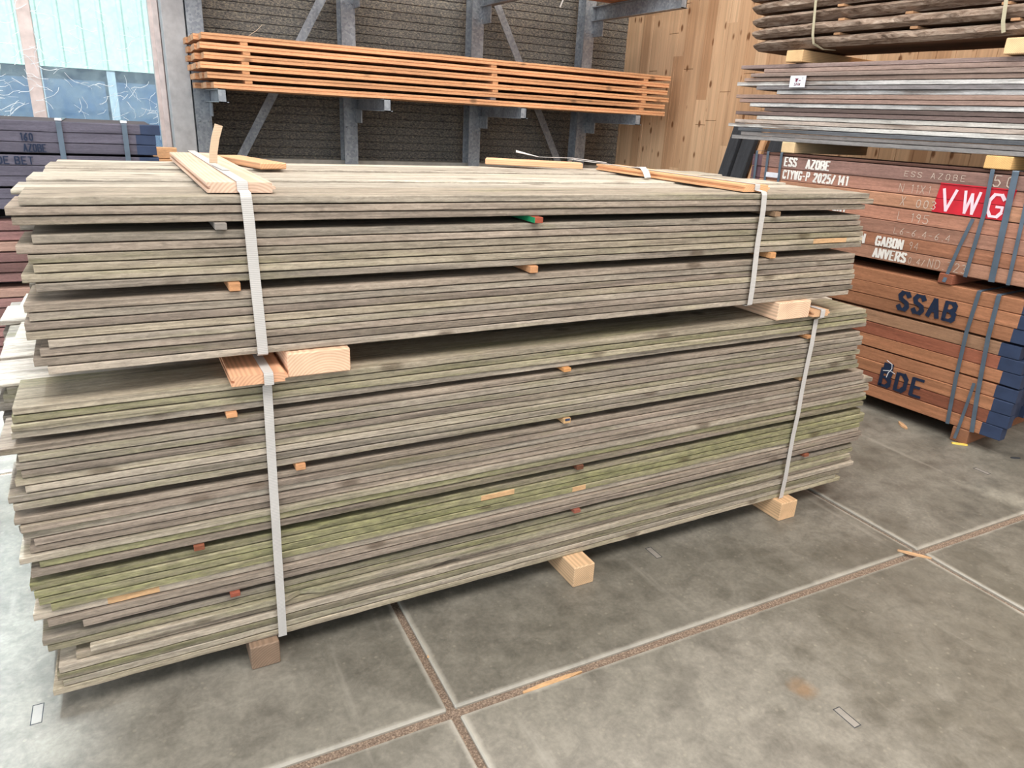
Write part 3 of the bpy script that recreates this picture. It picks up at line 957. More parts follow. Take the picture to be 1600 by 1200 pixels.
# painted and chalked writing
GLYPH = {
 'E': [[(0, 0), (0, 1)], [(0, 1), (.8, 1)], [(0, .52), (.6, .52)], [(0, 0), (.8, 0)]],
 'S': [[(.8, .82), (.62, 1), (.2, 1), (0, .8), (.12, .6), (.68, .42), (.8, .2), (.6, 0), (.2, 0), (0, .18)]],
 'A': [[(0, 0), (.4, 1), (.8, 0)], [(.15, .33), (.65, .33)]],
 'Z': [[(0, 1), (.8, 1), (0, 0), (.8, 0)]],
 'O': [[(.05, .45), (0, .25), (.2, 0), (.6, 0), (.8, .25), (.75, .45)], [(.75, .55), (.8, .75), (.6, 1), (.2, 1), (0, .75), (.05, .55)]],
 '0': [[(.4, 0), (.1, .15), (.05, .5), (.1, .85), (.4, 1), (.7, .85), (.75, .5), (.7, .15), (.4, 0)]],
 'B': [[(0, 0), (0, 1)], [(0, 1), (.55, 1), (.75, .85), (.72, .65), (.5, .53), (.12, .53)], [(.5, .53), (.8, .38), (.8, .15), (.6, 0), (.0, 0)]],
 'C': [[(.8, .8), (.6, 1), (.2, 1), (0, .75), (0, .25), (.2, 0), (.6, 0), (.8, .2)]],
 'T': [[(0, 1), (.8, 1)], [(.4, 1), (.4, 0)]],
 'Y': [[(0, 1), (.4, .5), (.8, 1)], [(.4, .45), (.4, 0)]],
 'W': [[(0, 1), (.22, 0), (.45, .9), (.68, 0), (.9, 1)]],
 'V': [[(0, 1), (.4, 0), (.8, 1)]],
 'G': [[(.8, .8), (.6, 1), (.2, 1), (0, .75), (0, .25), (.2, 0), (.6, 0), (.8, .2), (.8, .45), (.45, .45)]],
 'P': [[(0, 0), (0, 1)], [(0, 1), (.6, 1), (.8, .8), (.75, .6), (.55, .48), (.1, .48)]],
 '-': [[(.05, .48), (.7, .48)]],
 '2': [[(0, .8), (.2, 1), (.6, 1), (.78, .78), (.6, .5), (0, 0), (.8, 0)]],
 '5': [[(.75, 1), (.1, 1), (.05, .55), (.5, .6), (.78, .35), (.6, .03), (.2, 0), (0, .15)]],
 '/': [[(0, 0), (.6, 1)]],
 '1': [[(.2, .85), (.4, 1), (.4, 0)]],
 '4': [[(.6, 0), (.6, 1), (0, .32), (.8, .32)]],
 'I': [[(.35, 0), (.35, 1)]],
 'N': [[(0, 0), (0, 1), (.8, 0), (.8, 1)]],
 'R': [[(0, 0), (0, 1)], [(0, 1), (.6, 1), (.8, .78), (.6, .52), (.1, .5)], [(.4, .5), (.8, 0)]],
 'D': [[(0, 0), (0, 1)], [(.12, 1), (.5, 1), (.8, .75), (.8, .25), (.5, 0), (.12, 0)]],
 'X': [[(0, 0), (.75, 1)], [(.05, 1), (.7, 0)]],
 'L': [[(0, 1), (0, 0), (.7, 0)]],
 '6': [[(.7, 1), (.2, .6), (.05, .25), (.3, 0), (.65, .1), (.65, .4), (.3, .5), (.1, .35)]],
 '3': [[(.05, .9), (.4, 1), (.7, .8), (.4, .55), (.75, .3), (.5, 0), (.05, .1)]],
 '9': [[(.7, .6), (.4, .5), (.1, .7), (.35, 1), (.7, .85), (.7, .5), (.55, 0)]],
 '7': [[(0, 1), (.75, 1), (.3, 0)], [(.2, .5), (.65, .5)]],
 '.': [[(.3, 0), (.34, .06)]],
 '8': [[(.4, .53), (.08, .75), (.4, 1), (.72, .75), (.4, .53), (0, .25), (.4, 0), (.8, .25), (.4, .53)]],
}
def lettering(name, text, x, z, hgt, wid, nib, thin, mat, parent, y=-0.0035, gap=1.25, skew=0.0):
    """painted letters: flat quads just proud of the beam's front face (parent-local x right, z up); nib = stroke width across, thin = along"""
    mb = MB()
    q = 0
    for ch in text:
        for st in GLYPH.get(ch, []):
            for (a, b) in zip(st[:-1], st[1:]):
                ax, az = x + a[0] * wid + skew * a[1] * hgt, z + a[1] * hgt
                bx, bz = x + b[0] * wid + skew * b[1] * hgt, z + b[1] * hgt
                q += 1
                yy = y - 0.00004 * (q % 9)
                dx, dz = bx - ax, bz - az
                l = math.hypot(dx, dz) or 1e-6
                wloc = (nib * abs(dz) + thin * abs(dx)) / l
                nx, nz = -dz / l * wloc / 2, dx / l * wloc / 2
                ex, ez = dx / l * thin * .35, dz / l * thin * .35
                mb.poly([(ax - ex + nx, yy, az - ez + nz), (bx + ex + nx, yy, bz + ez + nz), (bx + ex - nx, yy, bz + ez - nz), (ax - ex - nx, yy, az - ez - nz)])
        x += wid * gap * (0.7 if ch in 'I1./' else 1.15 if ch == 'W' else 0.62 if ch == ' ' else 1.0)
    return mb.obj(name, mat, parent)

# ------------------------------------------------------------------ stacks under the window
def bundle_beam(x0, x1, y, z, h, w, c, label, group, paint=None, mats=(M_AZ, M_NAVY), name='hardwood_beam', seed=1, ch=0.003):
    me = plank_mesh('beam', x1 - x0, w, h, seed, 0.0016, 0.25, ch, paint=paint, rag=0.002)
    o = link(name, me, list(mats))
    o.location = (x0, y, z)
    paint_obj(o, c)
    return finish(o, label, 'beam', group)
YL = 4.72
zc = 1.395
WB = []
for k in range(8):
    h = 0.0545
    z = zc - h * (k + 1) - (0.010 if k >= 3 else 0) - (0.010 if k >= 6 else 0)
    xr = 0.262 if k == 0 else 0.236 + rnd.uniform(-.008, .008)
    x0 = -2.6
    wb = bundle_beam(x0, xr, YL + rnd.uniform(-.004, .004), z, h - 0.0012, 0.12, (96, 92, 104),  # bluish haze is put into the colour of these brown beams
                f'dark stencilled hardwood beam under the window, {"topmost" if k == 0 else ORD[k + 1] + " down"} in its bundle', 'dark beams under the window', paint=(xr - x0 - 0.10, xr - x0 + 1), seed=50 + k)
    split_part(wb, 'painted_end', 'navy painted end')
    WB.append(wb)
def window_letters(k, text, x, wid): lettering('stencil_letters', text, x + 2.6, 0.008, 0.036, wid, 0.006, 0.005, M_LETTER, WB[k], y=-0.005)
window_letters(1, '160', -0.408, 0.019)
window_letters(2, 'AZOBE', -0.400, 0.017)
window_letters(3, 'S DE BET', -0.575, 0.024)
zl = z - 0.012
for k in range(15):
    h = 0.056
    z = zl - 0.045 - (k + 1) * h - (0.03 if k >= 6 else 0)
    if z < 0.05: break
    j = rnd.uniform(.85, 1.15)
    c = (int(140 * j), int(106 * j), int(102 * j)) if k not in (2, 6) else (166, 134, 120)
    bundle_beam(-2.5, 0.1 + rnd.uniform(-.05, .05), YL + rnd.uniform(-.02, .02), z, h - 0.006, 0.15, c,
                f'reddish hardwood beam beneath the dark window bundle, {ORD[k + 1]} down', 'reddish beams under the window', seed=80 + k)
zbot = z
mb = MB()
for k in range(8): pass
for xx in (-2.2, -0.9, -0.05):
    for zz, hh, nm in ((zl - 0.044, 0.043, 'between the bundles'), (0.0, None, 'on the floor')):
        hh = hh if hh else max(0.03, zbot - 0.001 if zbot > 0.05 else 0.05)
        bearer('bearer_block', xx, 0.09, hh, zz, YL + 0.01, 5.5, (150, 116, 88), f'bearer under the window beams {nm}, {["far along the glass", "mid length", "by the column"][[-2.2, -0.9, -0.05].index(xx)]}', group='bearers under the window beams')
mb = MB()
for k in range(8):
    h = 0.0545
    z = zc - h * (k + 1) - (0.010 if k >= 3 else 0) - (0.010 if k >= 6 else 0)
    mb.box(-2.6, 0.22, YL + 0.13, 5.5, z, z + h - 0.002)
z = zl - 0.045
mb.box(-2.5, 0.04, YL + 0.19, 5.5, max(zbot, .06), z - 0.006)
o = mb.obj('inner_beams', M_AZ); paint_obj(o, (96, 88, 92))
finish(o, 'inner beams of the bundles under the window', 'beams', None, 'stuff')
for x in (-0.225, 0.085):
    mb = MB()
    ribbon(mb, [(x, 5.45, zc + .002), (x, YL + .01, zc + .002), (x, YL - .008, zc - .004), (x, YL - .008, 1.15), (x, YL - .008, zl + .005)], 0.013, .0008, (1, 0, 0))
    s = mb.obj('packing_strap', M_BAND)
    finish(s, f'blue-grey band over the dark beams under the window, {"by the column" if x > 0 else "below the mullion"}', 'strap', 'bands on the window bundle')
    mb = MB(); mb.box(x - .016, x + .016, YL + .002, YL + .05, zc + .0035, zc + .016, .002)
    mb.obj('clip', M_CARD, s)
for k in range(2):
    mb = MB(); mb.box(0, 0.17, 0, 0.08, 0, 0.075, .004)
    o = mb.obj('timber_block', M_PINE); o.location = (0.27 - .015 * k, 5.9, 1.06 + .078 * k)
    finish(o, f'pale timber block by the column foot of the window, {"upper" if k else "lower"} of two', 'block', 'pale blocks by the window')
mb = MB(); mb.box(0.2, 0.5, 5.85, 6.1, 0, 1.058, .005)
o = mb.obj('timber_stand', M_PINE)
finish(o, 'upright pale timber post carrying the two blocks by the window', 'post')

# ------------------------------------------------------------------ hardwood stacks along the plank wall
TH_ = math.radians(5.5)
P0 = Vector((3.909, 1.753, 0))
U = Vector((-math.sin(TH_), math.cos(TH_), 0))
Nn = Vector((-math.cos(TH_), -math.sin(TH_), 0))
RZ = math.atan2(-U.y, -U.x)      # local x runs from the far end toward the camera end, local y into the stack
def place(o, u, n, z):
    p = P0 + U * u + Nn * n
    o.location = (p.x, p.y, z)
    o.rotation_euler = (0, 0, RZ)
    return o


# lower stack (row heights read upward from the floor)
SS = []
rows = [(0.083, 0.0715)] * 4 + [(0.374, 0.0715)] * 3 + [(0.604, 0.0735)] * 3
zz = []
for base, n, h in ((0.083, 4, 0.0712), (0.3745, 3, 0.0712), (0.598, 3, 0.0735)):
    for k in range(n):
        zz.append((base + k * h, h))
LEN1 = 2.05
for i, (z, h) in enumerate(zz):
    for k in range(4):
        r = random.Random(400 + i * 11 + k)
        near = r.uniform(-.008, .012) + (0.022 * k) + (0.03 if i in (6,) else 0) + (-.02 if i in (7, 8, 9) else 0) - (0.0 if i else -.015)
        w = 0.058
        L = LEN1 - near
        pn = 0.105 + r.uniform(-.012, .012)
        me = plank_mesh('beam', L, w - 0.002, h - 0.0016, 600 + i * 5 + k, 0.0012, 0.3, 0.003, paint=(L - pn, L + 1), rag=0.002)
        o = link('hardwood_beam', me, [M_AZ, M_NAVY])
        place(o, LEN1, -k * 0.0585 + (r.uniform(-.003, .003) if k == 0 else 0) + (0.006 if i >= 7 and k == 0 else 0), z)
        j = r.uniform(.9, 1.08)
        cc = (176, 122, 90) if i not in (1, 5) else (156, 96, 74)
        if i == 6: cc = (158, 122, 96)
        paint_obj(o, tuple(int(c * j) for c in cc))
        pos = 'topmost' if i == 9 else 'lowest' if i == 0 else ORD[i + 1] + ' row up'
        colw = ['front column', 'second column in', 'third column in', 'fourth column in'][k]
        finish(o, f'navy-ended reddish beam in the SSAB stack, {pos}, {colw}', 'beam', 'beams in the SSAB stack')
        split_part(o, 'painted_end', 'navy painted end')
        if k == 0: SS.append(o)
mb = MB()
for i, (z, h) in enumerate(zz):
    mb.box(0, LEN1 - 0.20, 0.24, 0.86, z, z + h - 0.003)
o = mb.obj('inner_beams', M_AZ); place(o, LEN1, 0, 0)
mb = MB()
for i, (z, h) in enumerate(zz):
    for q in range(10):
        mb.box(LEN1 - 0.20, LEN1 - 0.10 - 0.008 * ((i * 3 + q * 5) % 4), 0.241 + q * 0.062, 0.300 + q * 0.062, z, z + h - 0.003, 0.003)
mb.obj('painted_end', M_NAVY, o); paint_obj(o, (120, 78, 60))
finish(o, 'inner beams of the SSAB stack behind its four outer columns', 'beams', None, 'stuff')
def X1(u): return LEN1 - u
lettering('stencil_letters', 'SSAB', X1(0.690), 0.634, 0.094, 0.062, 0.021, 0.016, M_LETTER, SS[8], gap=1.36).location = (0, 0, -zz[8][0])
lettering('stencil_letters', 'BDE', X1(0.690), 0.172, 0.098, 0.066, 0.022, 0.016, M_LETTER, SS[2], gap=1.40).location = (0, 0, -zz[2][0])
mb = MB(); mb.box(X1(0.69), X1(0.633), -.0032, -.0030, 0.02, 0.085); mb.obj('paint_patch', M_LETTER, SS[2])
mb = MB()
pts = [(X1(.70) + .02, .10), (X1(.70) + .055, .085), (X1(.70) + .06, .06), (X1(.70) + .045, .03), (X1(.70) + .04, .0)]
ribbon(mb, [(a, -.0045, b) for a, b in pts], 0.002, 0.0003, (1, 0, 1))
ribbon(mb, [(X1(.70) + .012, -.0045, .035), (X1(.70) + .055, -.0045, .045), (X1(.70) + .085, -.0045, .035)], 0.0018, 0.0003, (0, 0, 1))
mb.obj('chalk_mark', M_CARD, SS[2])

def stack_block(name, u, w, h, z, n0, depth, c, label, mat=M_RING, group='bearers of the hardwood stacks'):
    mb = MB(); mb.box(-w / 2, w / 2, 0, depth, 0, h, 0.004)
    o = mb.obj(name, mat); place(o, u, n0, z); paint_obj(o, c)
    return finish(o, label, 'timber', group)
stack_block('bearer_block', 0.20, 0.085, 0.081, 0.0, 0.008, 0.85, (150, 104, 78), 'brown bearer on the floor under the navy-ended beams of the SSAB stack')
stack_block('bearer_block', 1.55, 0.085, 0.081, 0.0, -0.01, 0.85, (140, 100, 78), 'brown bearer on the floor under the far end of the SSAB stack')
stack_block('bearer_block', 0.475, 0.075, 0.054, 0.8195, 0.018, 0.8, (150, 92, 70), 'reddish bearer between the SSAB stack and the VWG stack')
stack_block('bearer_block', 1.70, 0.075, 0.054, 0.8195, -0.01, 0.8, (150, 92, 70), 'reddish bearer between the two hardwood stacks, far end')

# upper stack with the red VWG patch
VW = []
vz = []
for base, n, h in ((0.8755, 4, 0.0745), (1.1765, 3, 0.0733)):
    for k in range(n): vz.append((base + k * h, h))
FAR2, NEAR2 = 1.86, -0.35
LEN2 = FAR2 - NEAR2
for i, (z, h) in enumerate(vz):
    r = random.Random(700 + i)
    me = plank_mesh('beam', LEN2 + r.uniform(-.01, .01), 0.12, h - 0.0016, 710 + i, 0.0012, 0.3, 0.003, paint=(-1, 0.075), rag=0.002)
    o = link('hardwood_beam', me, [M_AZ, M_DULL])
    place(o, FAR2, r.uniform(-.003, .003), z)
    j = r.uniform(.95, 1.05)
    cc = [(156, 116, 96), (164, 114, 88), (156, 116, 98), (162, 116, 96), (170, 126, 100), (166, 122, 104), (138, 108, 98)][i]
    paint_obj(o, tuple(int(c * j * 1.1) for c in cc))
    pos = 'topmost' if i == 6 else 'lowest' if i == 0 else ORD[i + 1] + ' row up'
    what = {6: 'lettered ESS AZOBE', 5: 'lettered CTYWG-P 2025/141', 1: 'lettered IN GABON', 0: 'lettered ANVERS', 4: 'with the white VWG letters', 3: 'chalked L 195', 2: 'with faint chalk figures'}[i]
    finish(o, f'reddish hardwood beam {what}, {pos} in the VWG stack', 'beam', 'beams in the VWG stack')
    split_part(o, 'painted_end', 'dull purple painted end')
    VW.append(o)
mb = MB()
for i, (z, h) in enumerate(vz):
    mb.box(0.03, LEN2, 0.125, 0.86, z, z + h - 0.003)
o = mb.obj('inner_beams', M_AZ); place(o, FAR2, 0, 0); paint_obj(o, (118, 80, 66))
finish(o, 'inner beams of the VWG stack behind its outer column', 'beams', None, 'stuff')
me = plank_mesh('cover', LEN2 - .06, 0.30, 0.016, 5, 0.003, 0.12, .002, rag=.01)
o = link('cover_board', me, M_AZ); place(o, FAR2 - 0.08, 0.004, 1.398); paint_obj(o, (104, 74, 64))
finish(o, 'thin dark board lying along the top of the VWG stack', 'board')

def X2(u): return FAR2 - u
def on_beam(i, name, text, u, z, hgt, wid, nib, thin, mat, gap=1.25, skew=0.0):
    o = lettering(name, text, X2(u), z, hgt, wid, nib, thin, mat, VW[i], gap=gap, skew=skew)
    o.location = (0, 0, -vz[i][0])
    return o
for bi, tx, u0, z0, pit in ((6, 'ESS', 1.606, 1.340, .0315), (6, 'AZOBE', 1.448, 1.336, .0335), (5, 'CTYWG-P', 1.606, 1.264, .0275), (5, '2025/', 1.385, 1.262, .031),
                            (5, '141', 1.222, 1.262, .030), (3, 'EN1', 1.215, 1.114, .031), (1, 'IN', 1.028, .957, .036), (1, 'GABON', .905, .957, .0330), (0, 'ANVERS', .906, .889, .0332)):
    on_beam(bi, 'stencil_letters', tx, u0, z0, 0.049, pit * .80, pit * .37, 0.0068, M_WHITE, 1.25)
on_beam(6, 'chalk_writing', 'ESS', 0.83, 1.345, 0.026, 0.026, 0.0022, 0.0022, M_CHALK, 1.4)
on_beam(6, 'chalk_writing', 'AZOBE', 0.685, 1.345, 0.028, 0.024, 0.0022, 0.0022, M_CHALK, 1.6)
on_beam(6, 'chalk_writing', '50', 0.375, 1.336, 0.052, 0.040, 0.004, 0.004, M_CHALK, 1.5)
on_beam(5, 'chalk_writing', 'N 11X1', 0.845, 1.262, 0.042, 0.03, 0.0022, 0.0022, M_CHALK, 1.3)
on_beam(4, 'chalk_writing', 'X', 0.818, 1.192, 0.046, 0.03, 0.0025, 0.0025, M_CHALK, 1.3)
on_beam(4, 'chalk_writing', '003', 0.730, 1.190, 0.040, 0.030, 0.0032, 0.0032, M_CHALK, 1.35)
on_beam(3, 'chalk_writing', 'L', 0.815, 1.112, 0.045, 0.028, 0.0025, 0.0025, M_CHALK)
on_beam(3, 'chalk_writing', '195', 0.745, 1.110, 0.045, 0.034, 0.0028, 0.0028, M_CHALK, 1.25)
on_beam(2, 'chalk_writing', 'L6-6.4-6.4', 0.815, 1.036, 0.034, 0.026, 0.0022, 0.0022, M_CHALK, 1.3)
on_beam(1, 'chalk_writing', '94', 0.715, 0.965, 0.040, 0.024, 0.0022, 0.0022, M_CHALK, 1.3)
on_beam(0, 'chalk_writing', '0.4/', 0.70, 0.888, 0.034, 0.020, 0.0025, 0.0025, M_CHALK, 1.4)
on_beam(0, 'chalk_writing', 'ND.723', 0.59, 0.888, 0.045, 0.028, 0.003, 0.003, M_CHALK, 1.32)
# the red patch runs over the three uppermost tier rows; each beam carries its own piece
for i, (za, zb) in ((4, (1.178, 1.2485)), (5, (1.2505, 1.322))):
    mb = MB()
    f = lambda z: 0.006 * (1.33 - z) / 0.07
    mb.poly([(X2(0.628) - f(za), -.0030, za), (X2(0.262) - f(za), -.0030, za), (X2(0.262) - f(zb), -.0030, zb), (X2(0.628) - f(zb), -.0030, zb)])
    mb.obj('red_patch', M_RED, VW[i]).location = (0, 0, -vz[i][0])
mb = MB(); mb.poly([(X2(0.628), -.0030, 1.324), (X2(0.262), -.0030, 1.324), (X2(0.262), -.0030, 1.330), (X2(0.628), -.0030, 1.330)])
mb.obj('red_patch', M_RED, VW[6]).location = (0, 0, -vz[6][0])
on_beam(4, 'sprayed_letters', 'VWG', 0.602, 1.192, 0.106, 0.080, 0.012, 0.012, M_PINKW, 1.36).location.y = -0.001

# blue steel bands
def band(pts, label, half=0.009, mat=M_BAND, group='steel bands on the hardwood stacks', name='steel_band'):
    mb = MB()
    W3 = [P0 + U * u + Nn * n + Vector((0, 0, z)) for u, n, z in pts]
    ribbon(mb, W3, half, 0.0006, tuple(U))
    return finish(mb.obj(name, mat), label, 'strap', group)
e = 0.0085
band([(0.295, -.8, .8215), (0.295, e - .004, .8215), (0.297, e + .006, .818), (0.304, e + .005, .60), (0.295, e, .35), (0.274, e, .082)], 'blue-grey steel band down the SSAB stack beside the letters', .010)
band([(0.203, -.8, .8215), (0.203, e - .004, .8215), (0.203, e + .006, .818), (0.197, e + .005, .60), (0.172, e, .30), (0.146, e, .082)], 'blue-grey steel band down the SSAB stack by the navy ends', .011)
band([(0.200, e + .004, .345), (0.206, e + .004, .20), (0.212, e + .005, .075), (0.214, e + .012, .02)], 'loose steel band slanting down to the bearer under the SSAB stack', .008)
band([(0.392, -.1, 1.4165), (0.392, .012, 1.4165), (0.390, e + .006, 1.412), (0.378, e, 1.20), (0.386, e, .8745)], 'steel band crossing the letter W of the VWG stack', .010)
band([(0.286, -.1, 1.4165), (0.286, .012, 1.4165), (0.285, e + .006, 1.412), (0.275, e, 1.20), (0.258, e, .8745)], 'wide steel band crossing the letter G of the VWG stack', .015)
band([(0.423, e, 1.17), (0.453, e, 1.02), (0.474, e + .006, .87), (0.478, e + .014, .83)], 'slanting steel band below the VWG patch ending at the bearer', .009)
band([(0.215, e, 1.412), (0.200, e, 1.2), (0.180, e, .8745)], 'steel band at the camera end of the VWG stack below the pale block', .009)
for k, u in enumerate((1.825, 1.738, 1.635)):
    band([(u, -.1, 1.4165), (u, .012, 1.4165), (u, e + .006, 1.412), (u - .004, e, 1.25), (u - .01, e, .8745)], f'steel band at the far end of the VWG stack, {["outermost", "middle one", "next to the lettering"][k]}', .009)
mb = MB(); mb.box(-0.045, 0.045, -.0016, 0, 0, 0.03)
o = mb.obj('paper_tag', M_CARD); place(o, 1.682, .0125, 1.262); finish(o, 'white paper tag stuck over the far bands of the VWG stack', 'tag')

# pale blocks on the VWG stack and the weathered board stack above
stack_block('pale_block', 1.60, 0.095, 0.064, 1.4175, 0.012, 0.8, (232, 200, 156), 'pale bearer block on the far end of the VWG stack')
stack_block('pale_block', 0.375, 0.125, 0.062, 1.4175, 0.018, 0.8, (232, 184, 122), 'knotty pale bearer block on the VWG stack above the band')
BR, GRY, SIL = (156, 126, 116), (140, 134, 134), (206, 202, 198)
BS = [ # top -> bottom: far-end u, colour, silvered?, name
 (2.075, BR, 0), (1.885, (166, 132, 116), 0), (1.975, (150, 124, 110), 0), (2.035, (166, 132, 114), 0), (2.085, SIL, 1), (1.915, GRY, 1),
 (1.760, (198, 196, 194), 1), (2.070, (164, 128, 110), 0), (2.035, (160, 124, 108), 0), (1.955, (222, 218, 214), 1), (1.840, (110, 88, 82), 0),
 (2.060, (126, 100, 94), 0), (1.885, (208, 202, 194), 1), (2.06, (196, 180, 168), 1), (2.115, (216, 212, 206), 1), (2.02, (96, 98, 104), 0),
 (1.995, (134, 126, 122), 0), (2.055, (142, 136, 134), 0)]
zt = 1.9345
hb = 0.0252
for i, (uf, c, sil) in enumerate(BS):
    r = random.Random(1200 + i)
    L = uf + 0.4 + r.uniform(-.05, .05)
    th = hb - 0.0012 - r.uniform(0, .002)
    f = noise1(1300 + i)
    me = plank_mesh('board', L, 0.24, th, 1200 + i, 0.0026, 0.08, 0.0016, rag=0.03, bow=0)
    o = link('hardwood_board', me, M_SILVER if sil else M_BOARD)
    place(o, uf, r.uniform(-.010, .010), zt - (i + 1) * hb + 0.001)
    gm = sum(c) / 3
    paint_obj(o, c if sil else tuple(min(255, int((q * .68 + gm * .32) * 1.05)) for q in c))
    lk = 'silvery grey' if sil else 'dark grey' if i in (15, 16, 17) else 'brown'
    pos = 'topmost' if i == 0 else 'lowest' if i == 17 else ORD[i + 1] + ' from the top'
    finish(o, f'{lk} rough hardwood board in the stack under the bark slabs, {pos}', 'board', 'rough boards under the bark slabs')
mb = MB()
for i in range(18):
    mb.box(0.1, 2.3, 0.26, 0.84, zt - (i + 1) * hb + .001, zt - i * hb - .002)
o = mb.obj('inner_boards', M_BOARD); place(o, 1.95, 0, 0); paint_obj(o, (110, 92, 86))
finish(o, 'inner boards of the rough board stack under the slabs', 'boards', None, 'stuff')
card = MB(); card.box(-.055, .055, -.002, 0, 0, .066, .0006)
cd = card.obj('label_card', M_CARD); place(cd, 1.60, .027, zt - 5 * hb - .012)
finish(cd, 'small white printed card fixed to the rough board stack', 'card')
mb = MB()
mb.poly([(-.022, -.0026, .05), (.006, -.0026, .05), (.0, -.0026, .043), (-.004, -.0026, .03), (-.018, -.0026, .034), (-.012, -.0026, .042)])
mb.box(.008, .02, -.0027, -.0022, .036, .041)
mb.obj('print', M_MAROON, cd)
lettering('print', '5NW', -.02, .010, .014, .012, .0022, .0022, M_MAROON, cd, y=-.0026)
lettering('print', '1', .03, .044, .012, .01, .002, .002, M_LETTER, cd, y=-.0026)

# live-edge slabs with bark, on two pale blocks
stack_block('pale_block', 1.655, 0.115, 0.066, 1.9395, 0.03, 0.8, (226, 186, 138), 'pale bearer block below the far end of the bark slabs')
stack_block('pale_block', 0.425, 0.110, 0.072, 1.9385, 0.03, 0.8, (234, 196, 150), 'pale bearer block below the near end of the bark slabs'.replace('near', 'camera'))
def slab_mesh(L, W_, T, seed):
    f1, f2, f3 = noise1(seed), noise1(seed + .3), noise1(seed + .7)
    r = random.Random(seed)
    n = int(L / 0.03)
    mb = MB()
    rings = []
    for i in range(n + 1):
        x = L * i / n
        a = 0.014 * f1(x * 1.3) + 0.003 * r.uniform(-1, 1)
        b = 0.012 * f2(x * 1.1)
        tz = 0.003 * f3(x)
        tp = min(1.0, 0.75 + x * 3.0)
        t = T * tp
        rings.append([(x, 0.045 + a, tz), (x, W_, tz), (x, W_, t + tz), (x, 0.016 + b, t + tz), (x, -0.006 + b + r.uniform(-.003, .003), t * .72 + tz), (x, 0.004 + a + r.uniform(-.004, .004), t * .38 + tz)])
    mb.sweep(rings, mif=lambda i, j: 1 if j in (3, 4, 5) else 0)
    return mb.mesh('slab')
for i in range(6):
    uf = [1.975, 1.99, 2.02, 2.03, 2.07, 2.12][i]
    me = slab_mesh(uf + 0.4, 0.5, 0.056, 41 + i)
    o = link('bark_slab', me, [M_BOARD, M_BARK])
    z = 2.0115 + i * 0.0735
    place(o, uf, 0.02 + 0.012 * math.sin(i * 2.1), z); paint_obj(o, (128, 98, 76))
    o.rotation_euler.y = -0.010
    split_part(o, 'bark', 'rough brown bark')
    if i < 5:
        finish(o, f'live-edge slab with rough bark, {["lowest", "second up", "third up", "fourth up", "fifth up"][i]} in the slab stack', 'slab', 'bark slabs on the stack')
    else:
        finish(o, 'live-edge slab with rough bark at the very top of the slab stack', 'slab', 'bark slabs on the stack')
    if i:
        for k, u in enumerate((1.40, 0.98, 0.50)):
            mb = MB(); mb.box(-.02, .02, 0.02, .5, 0, .0128, .001)
            s = mb.obj('slab_spacer', M_STICK); place(s, u + .03 * math.sin(i * 3 + k), .035, z - .0150 + 0.0099 * (2.0 - u)); paint_obj(s, (196, 150, 112))
            finish(s, f'small stick between bark slabs, {["first", "second", "third", "fourth", "fifth"][i - 1]} gap up, {["far end", "mid length", "camera end"][k]}', 'stick', 'sticks between bark slabs')
cpts = lambda u: [(u + .05, .045, 2.46), (u + .03, .05, 2.34), (u + .015, .050, 2.2), (u, .052, 2.08), (u - .012, .046, 2.032), (u - .05, .0, 2.004), (u - .09, -.06, 2.003)]
band(cpts(1.535), 'cream strap round the bark slabs beside the far pale block', .008, M_CORD, 'cream straps on the bark slabs', 'packing_strap')
band([(u, n, z) for u, n, z in cpts(0.505)[:5]], 'cream strap round the bark slabs above the camera-end pale block', .009, M_CORD, 'cream straps on the bark slabs', 'packing_strap')

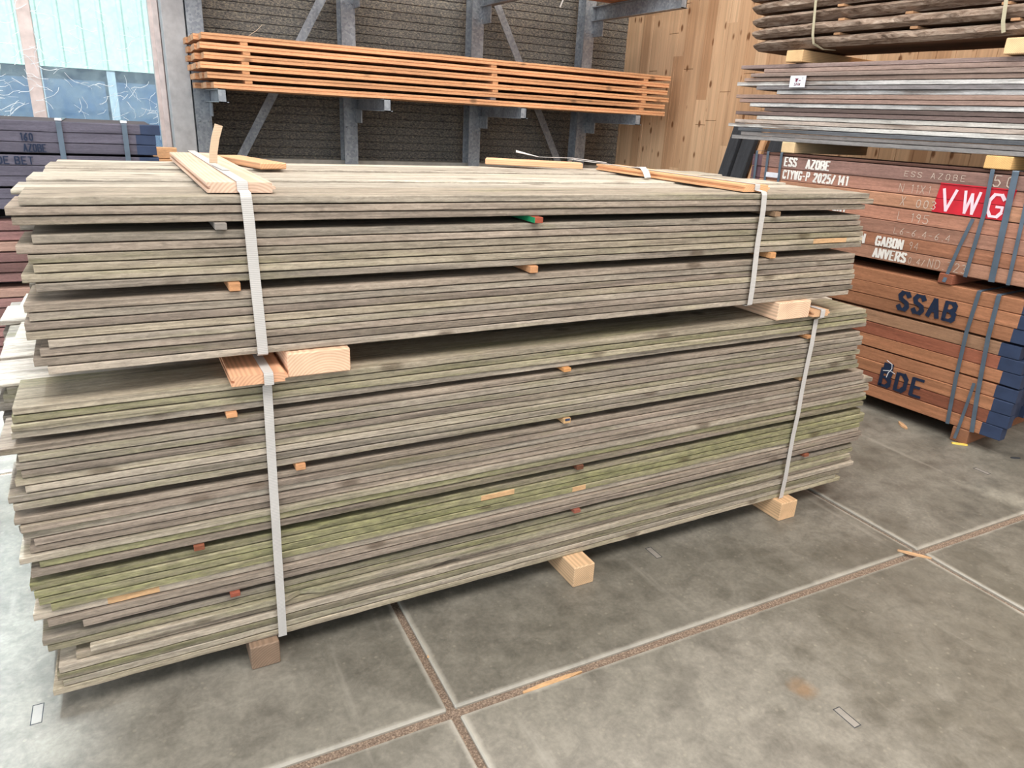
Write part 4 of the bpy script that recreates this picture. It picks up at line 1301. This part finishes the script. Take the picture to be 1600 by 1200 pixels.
# black planks leaning on the plank wall beyond the stacks
def lean(name, y, w, t, top, run, mat, label, dx=0.0, dyr=0.0):
    mb = MB()
    L = math.hypot(top, run)
    mb.box(0, L, 0, w, 0, t, .003)
    o = mb.obj(name, mat)
    a = math.atan2(top, run)
    o.rotation_euler = (0, -a, 0)
    o.location = (4.995 - run - t * math.sin(a) - dx, y, t * math.cos(a) * 0 + 0.002)
    return finish(o, label, 'plank', 'planks leaning on the plank wall')
lean('leaning_plank', 4.90, 0.11, 0.05, 1.585, 0.42, M_BLACK, 'outer black plank leaning on the plank wall beyond the hardwood stacks')
lean('leaning_plank', 4.72, 0.14, 0.05, 1.56, 0.42, M_BLACK, 'broad black plank leaning on the plank wall beside the outer one')
lean('leaning_plank', 4.64, 0.055, 0.03, 1.55, 0.42, M_PINE, 'slim pale batten leaning between the black planks')
lean('leaning_plank', 4.36, 0.20, 0.05, 1.50, 0.42, M_BLACK, 'black plank leaning behind the far end of the VWG stack')

# ------------------------------------------------------------------ odds and ends on the floor
def chip(name, x, y, l, w, rz, mat, label, cat, h=0.006, z=0.0):
    mb = MB()
    mb.sweep([[(xx, -ww, 0), (xx, ww, 0), (xx, ww * .8, h), (xx, -ww * .8, h)] for xx, ww in ((-l / 2, w * .2), (-l * .2, w * .5), (l * .25, w * .42), (l / 2, w * .12))])
    o = mb.obj(name, mat); o.location = (x, y, z); o.rotation_euler = (0, 0, rz)
    paint_obj(o, (206, 164, 124))
    return finish(o, label, cat)
chip('wood_splinter', 0.955, 1.372, 0.20, 0.022, 0.0, M_FRESH, 'long pale wood splinter lying in the floor joint', 'splinter', .005, -.0115)
chip('wood_splinter', 2.60, 1.452 - .11, 0.12, 0.016, -0.9, M_STICK, 'brown splinter lying across the floor joint crossing', 'splinter', .006, .001)
chip('wood_splinter', 0.672, 1.62, 0.03, 0.02, 0.5, M_FRESH, 'small wood chip in the joint pointing under the pile', 'splinter', .005, -.006)
chip('bark_strip', 3.80, 2.22, 0.10, 0.03, 1.0, M_AZ, 'reddish bark strip on the floor before the SSAB stack', 'splinter', .008, .001)
mb = MB(); mb.sweep([[(-.035, -.009, 0), (-.035, .009, 0), (-.035, .006, .006), (-.035, -.006, .006)], [(.03, -.011, 0), (.03, .011, 0), (.03, .009, .007), (.03, -.009, .007)], [(.042, -.007, 0), (.042, .007, 0), (.042, .006, .006), (.042, -.006, .006)]])
o = mb.obj('plastic_tag', M_YELLOW); o.location = (3.86, 1.93, .001); o.rotation_euler = (0, 0, -.75)
finish(o, 'yellow plastic tag on the floor before the SSAB stack bearer', 'tag')
chip('metal_scrap', 3.98, 1.70, 0.05, 0.02, -.5, M_BLACK, 'dark scrap on the floor near the navy beam ends'.replace('near', 'beside'), 'scrap', .004, .001)
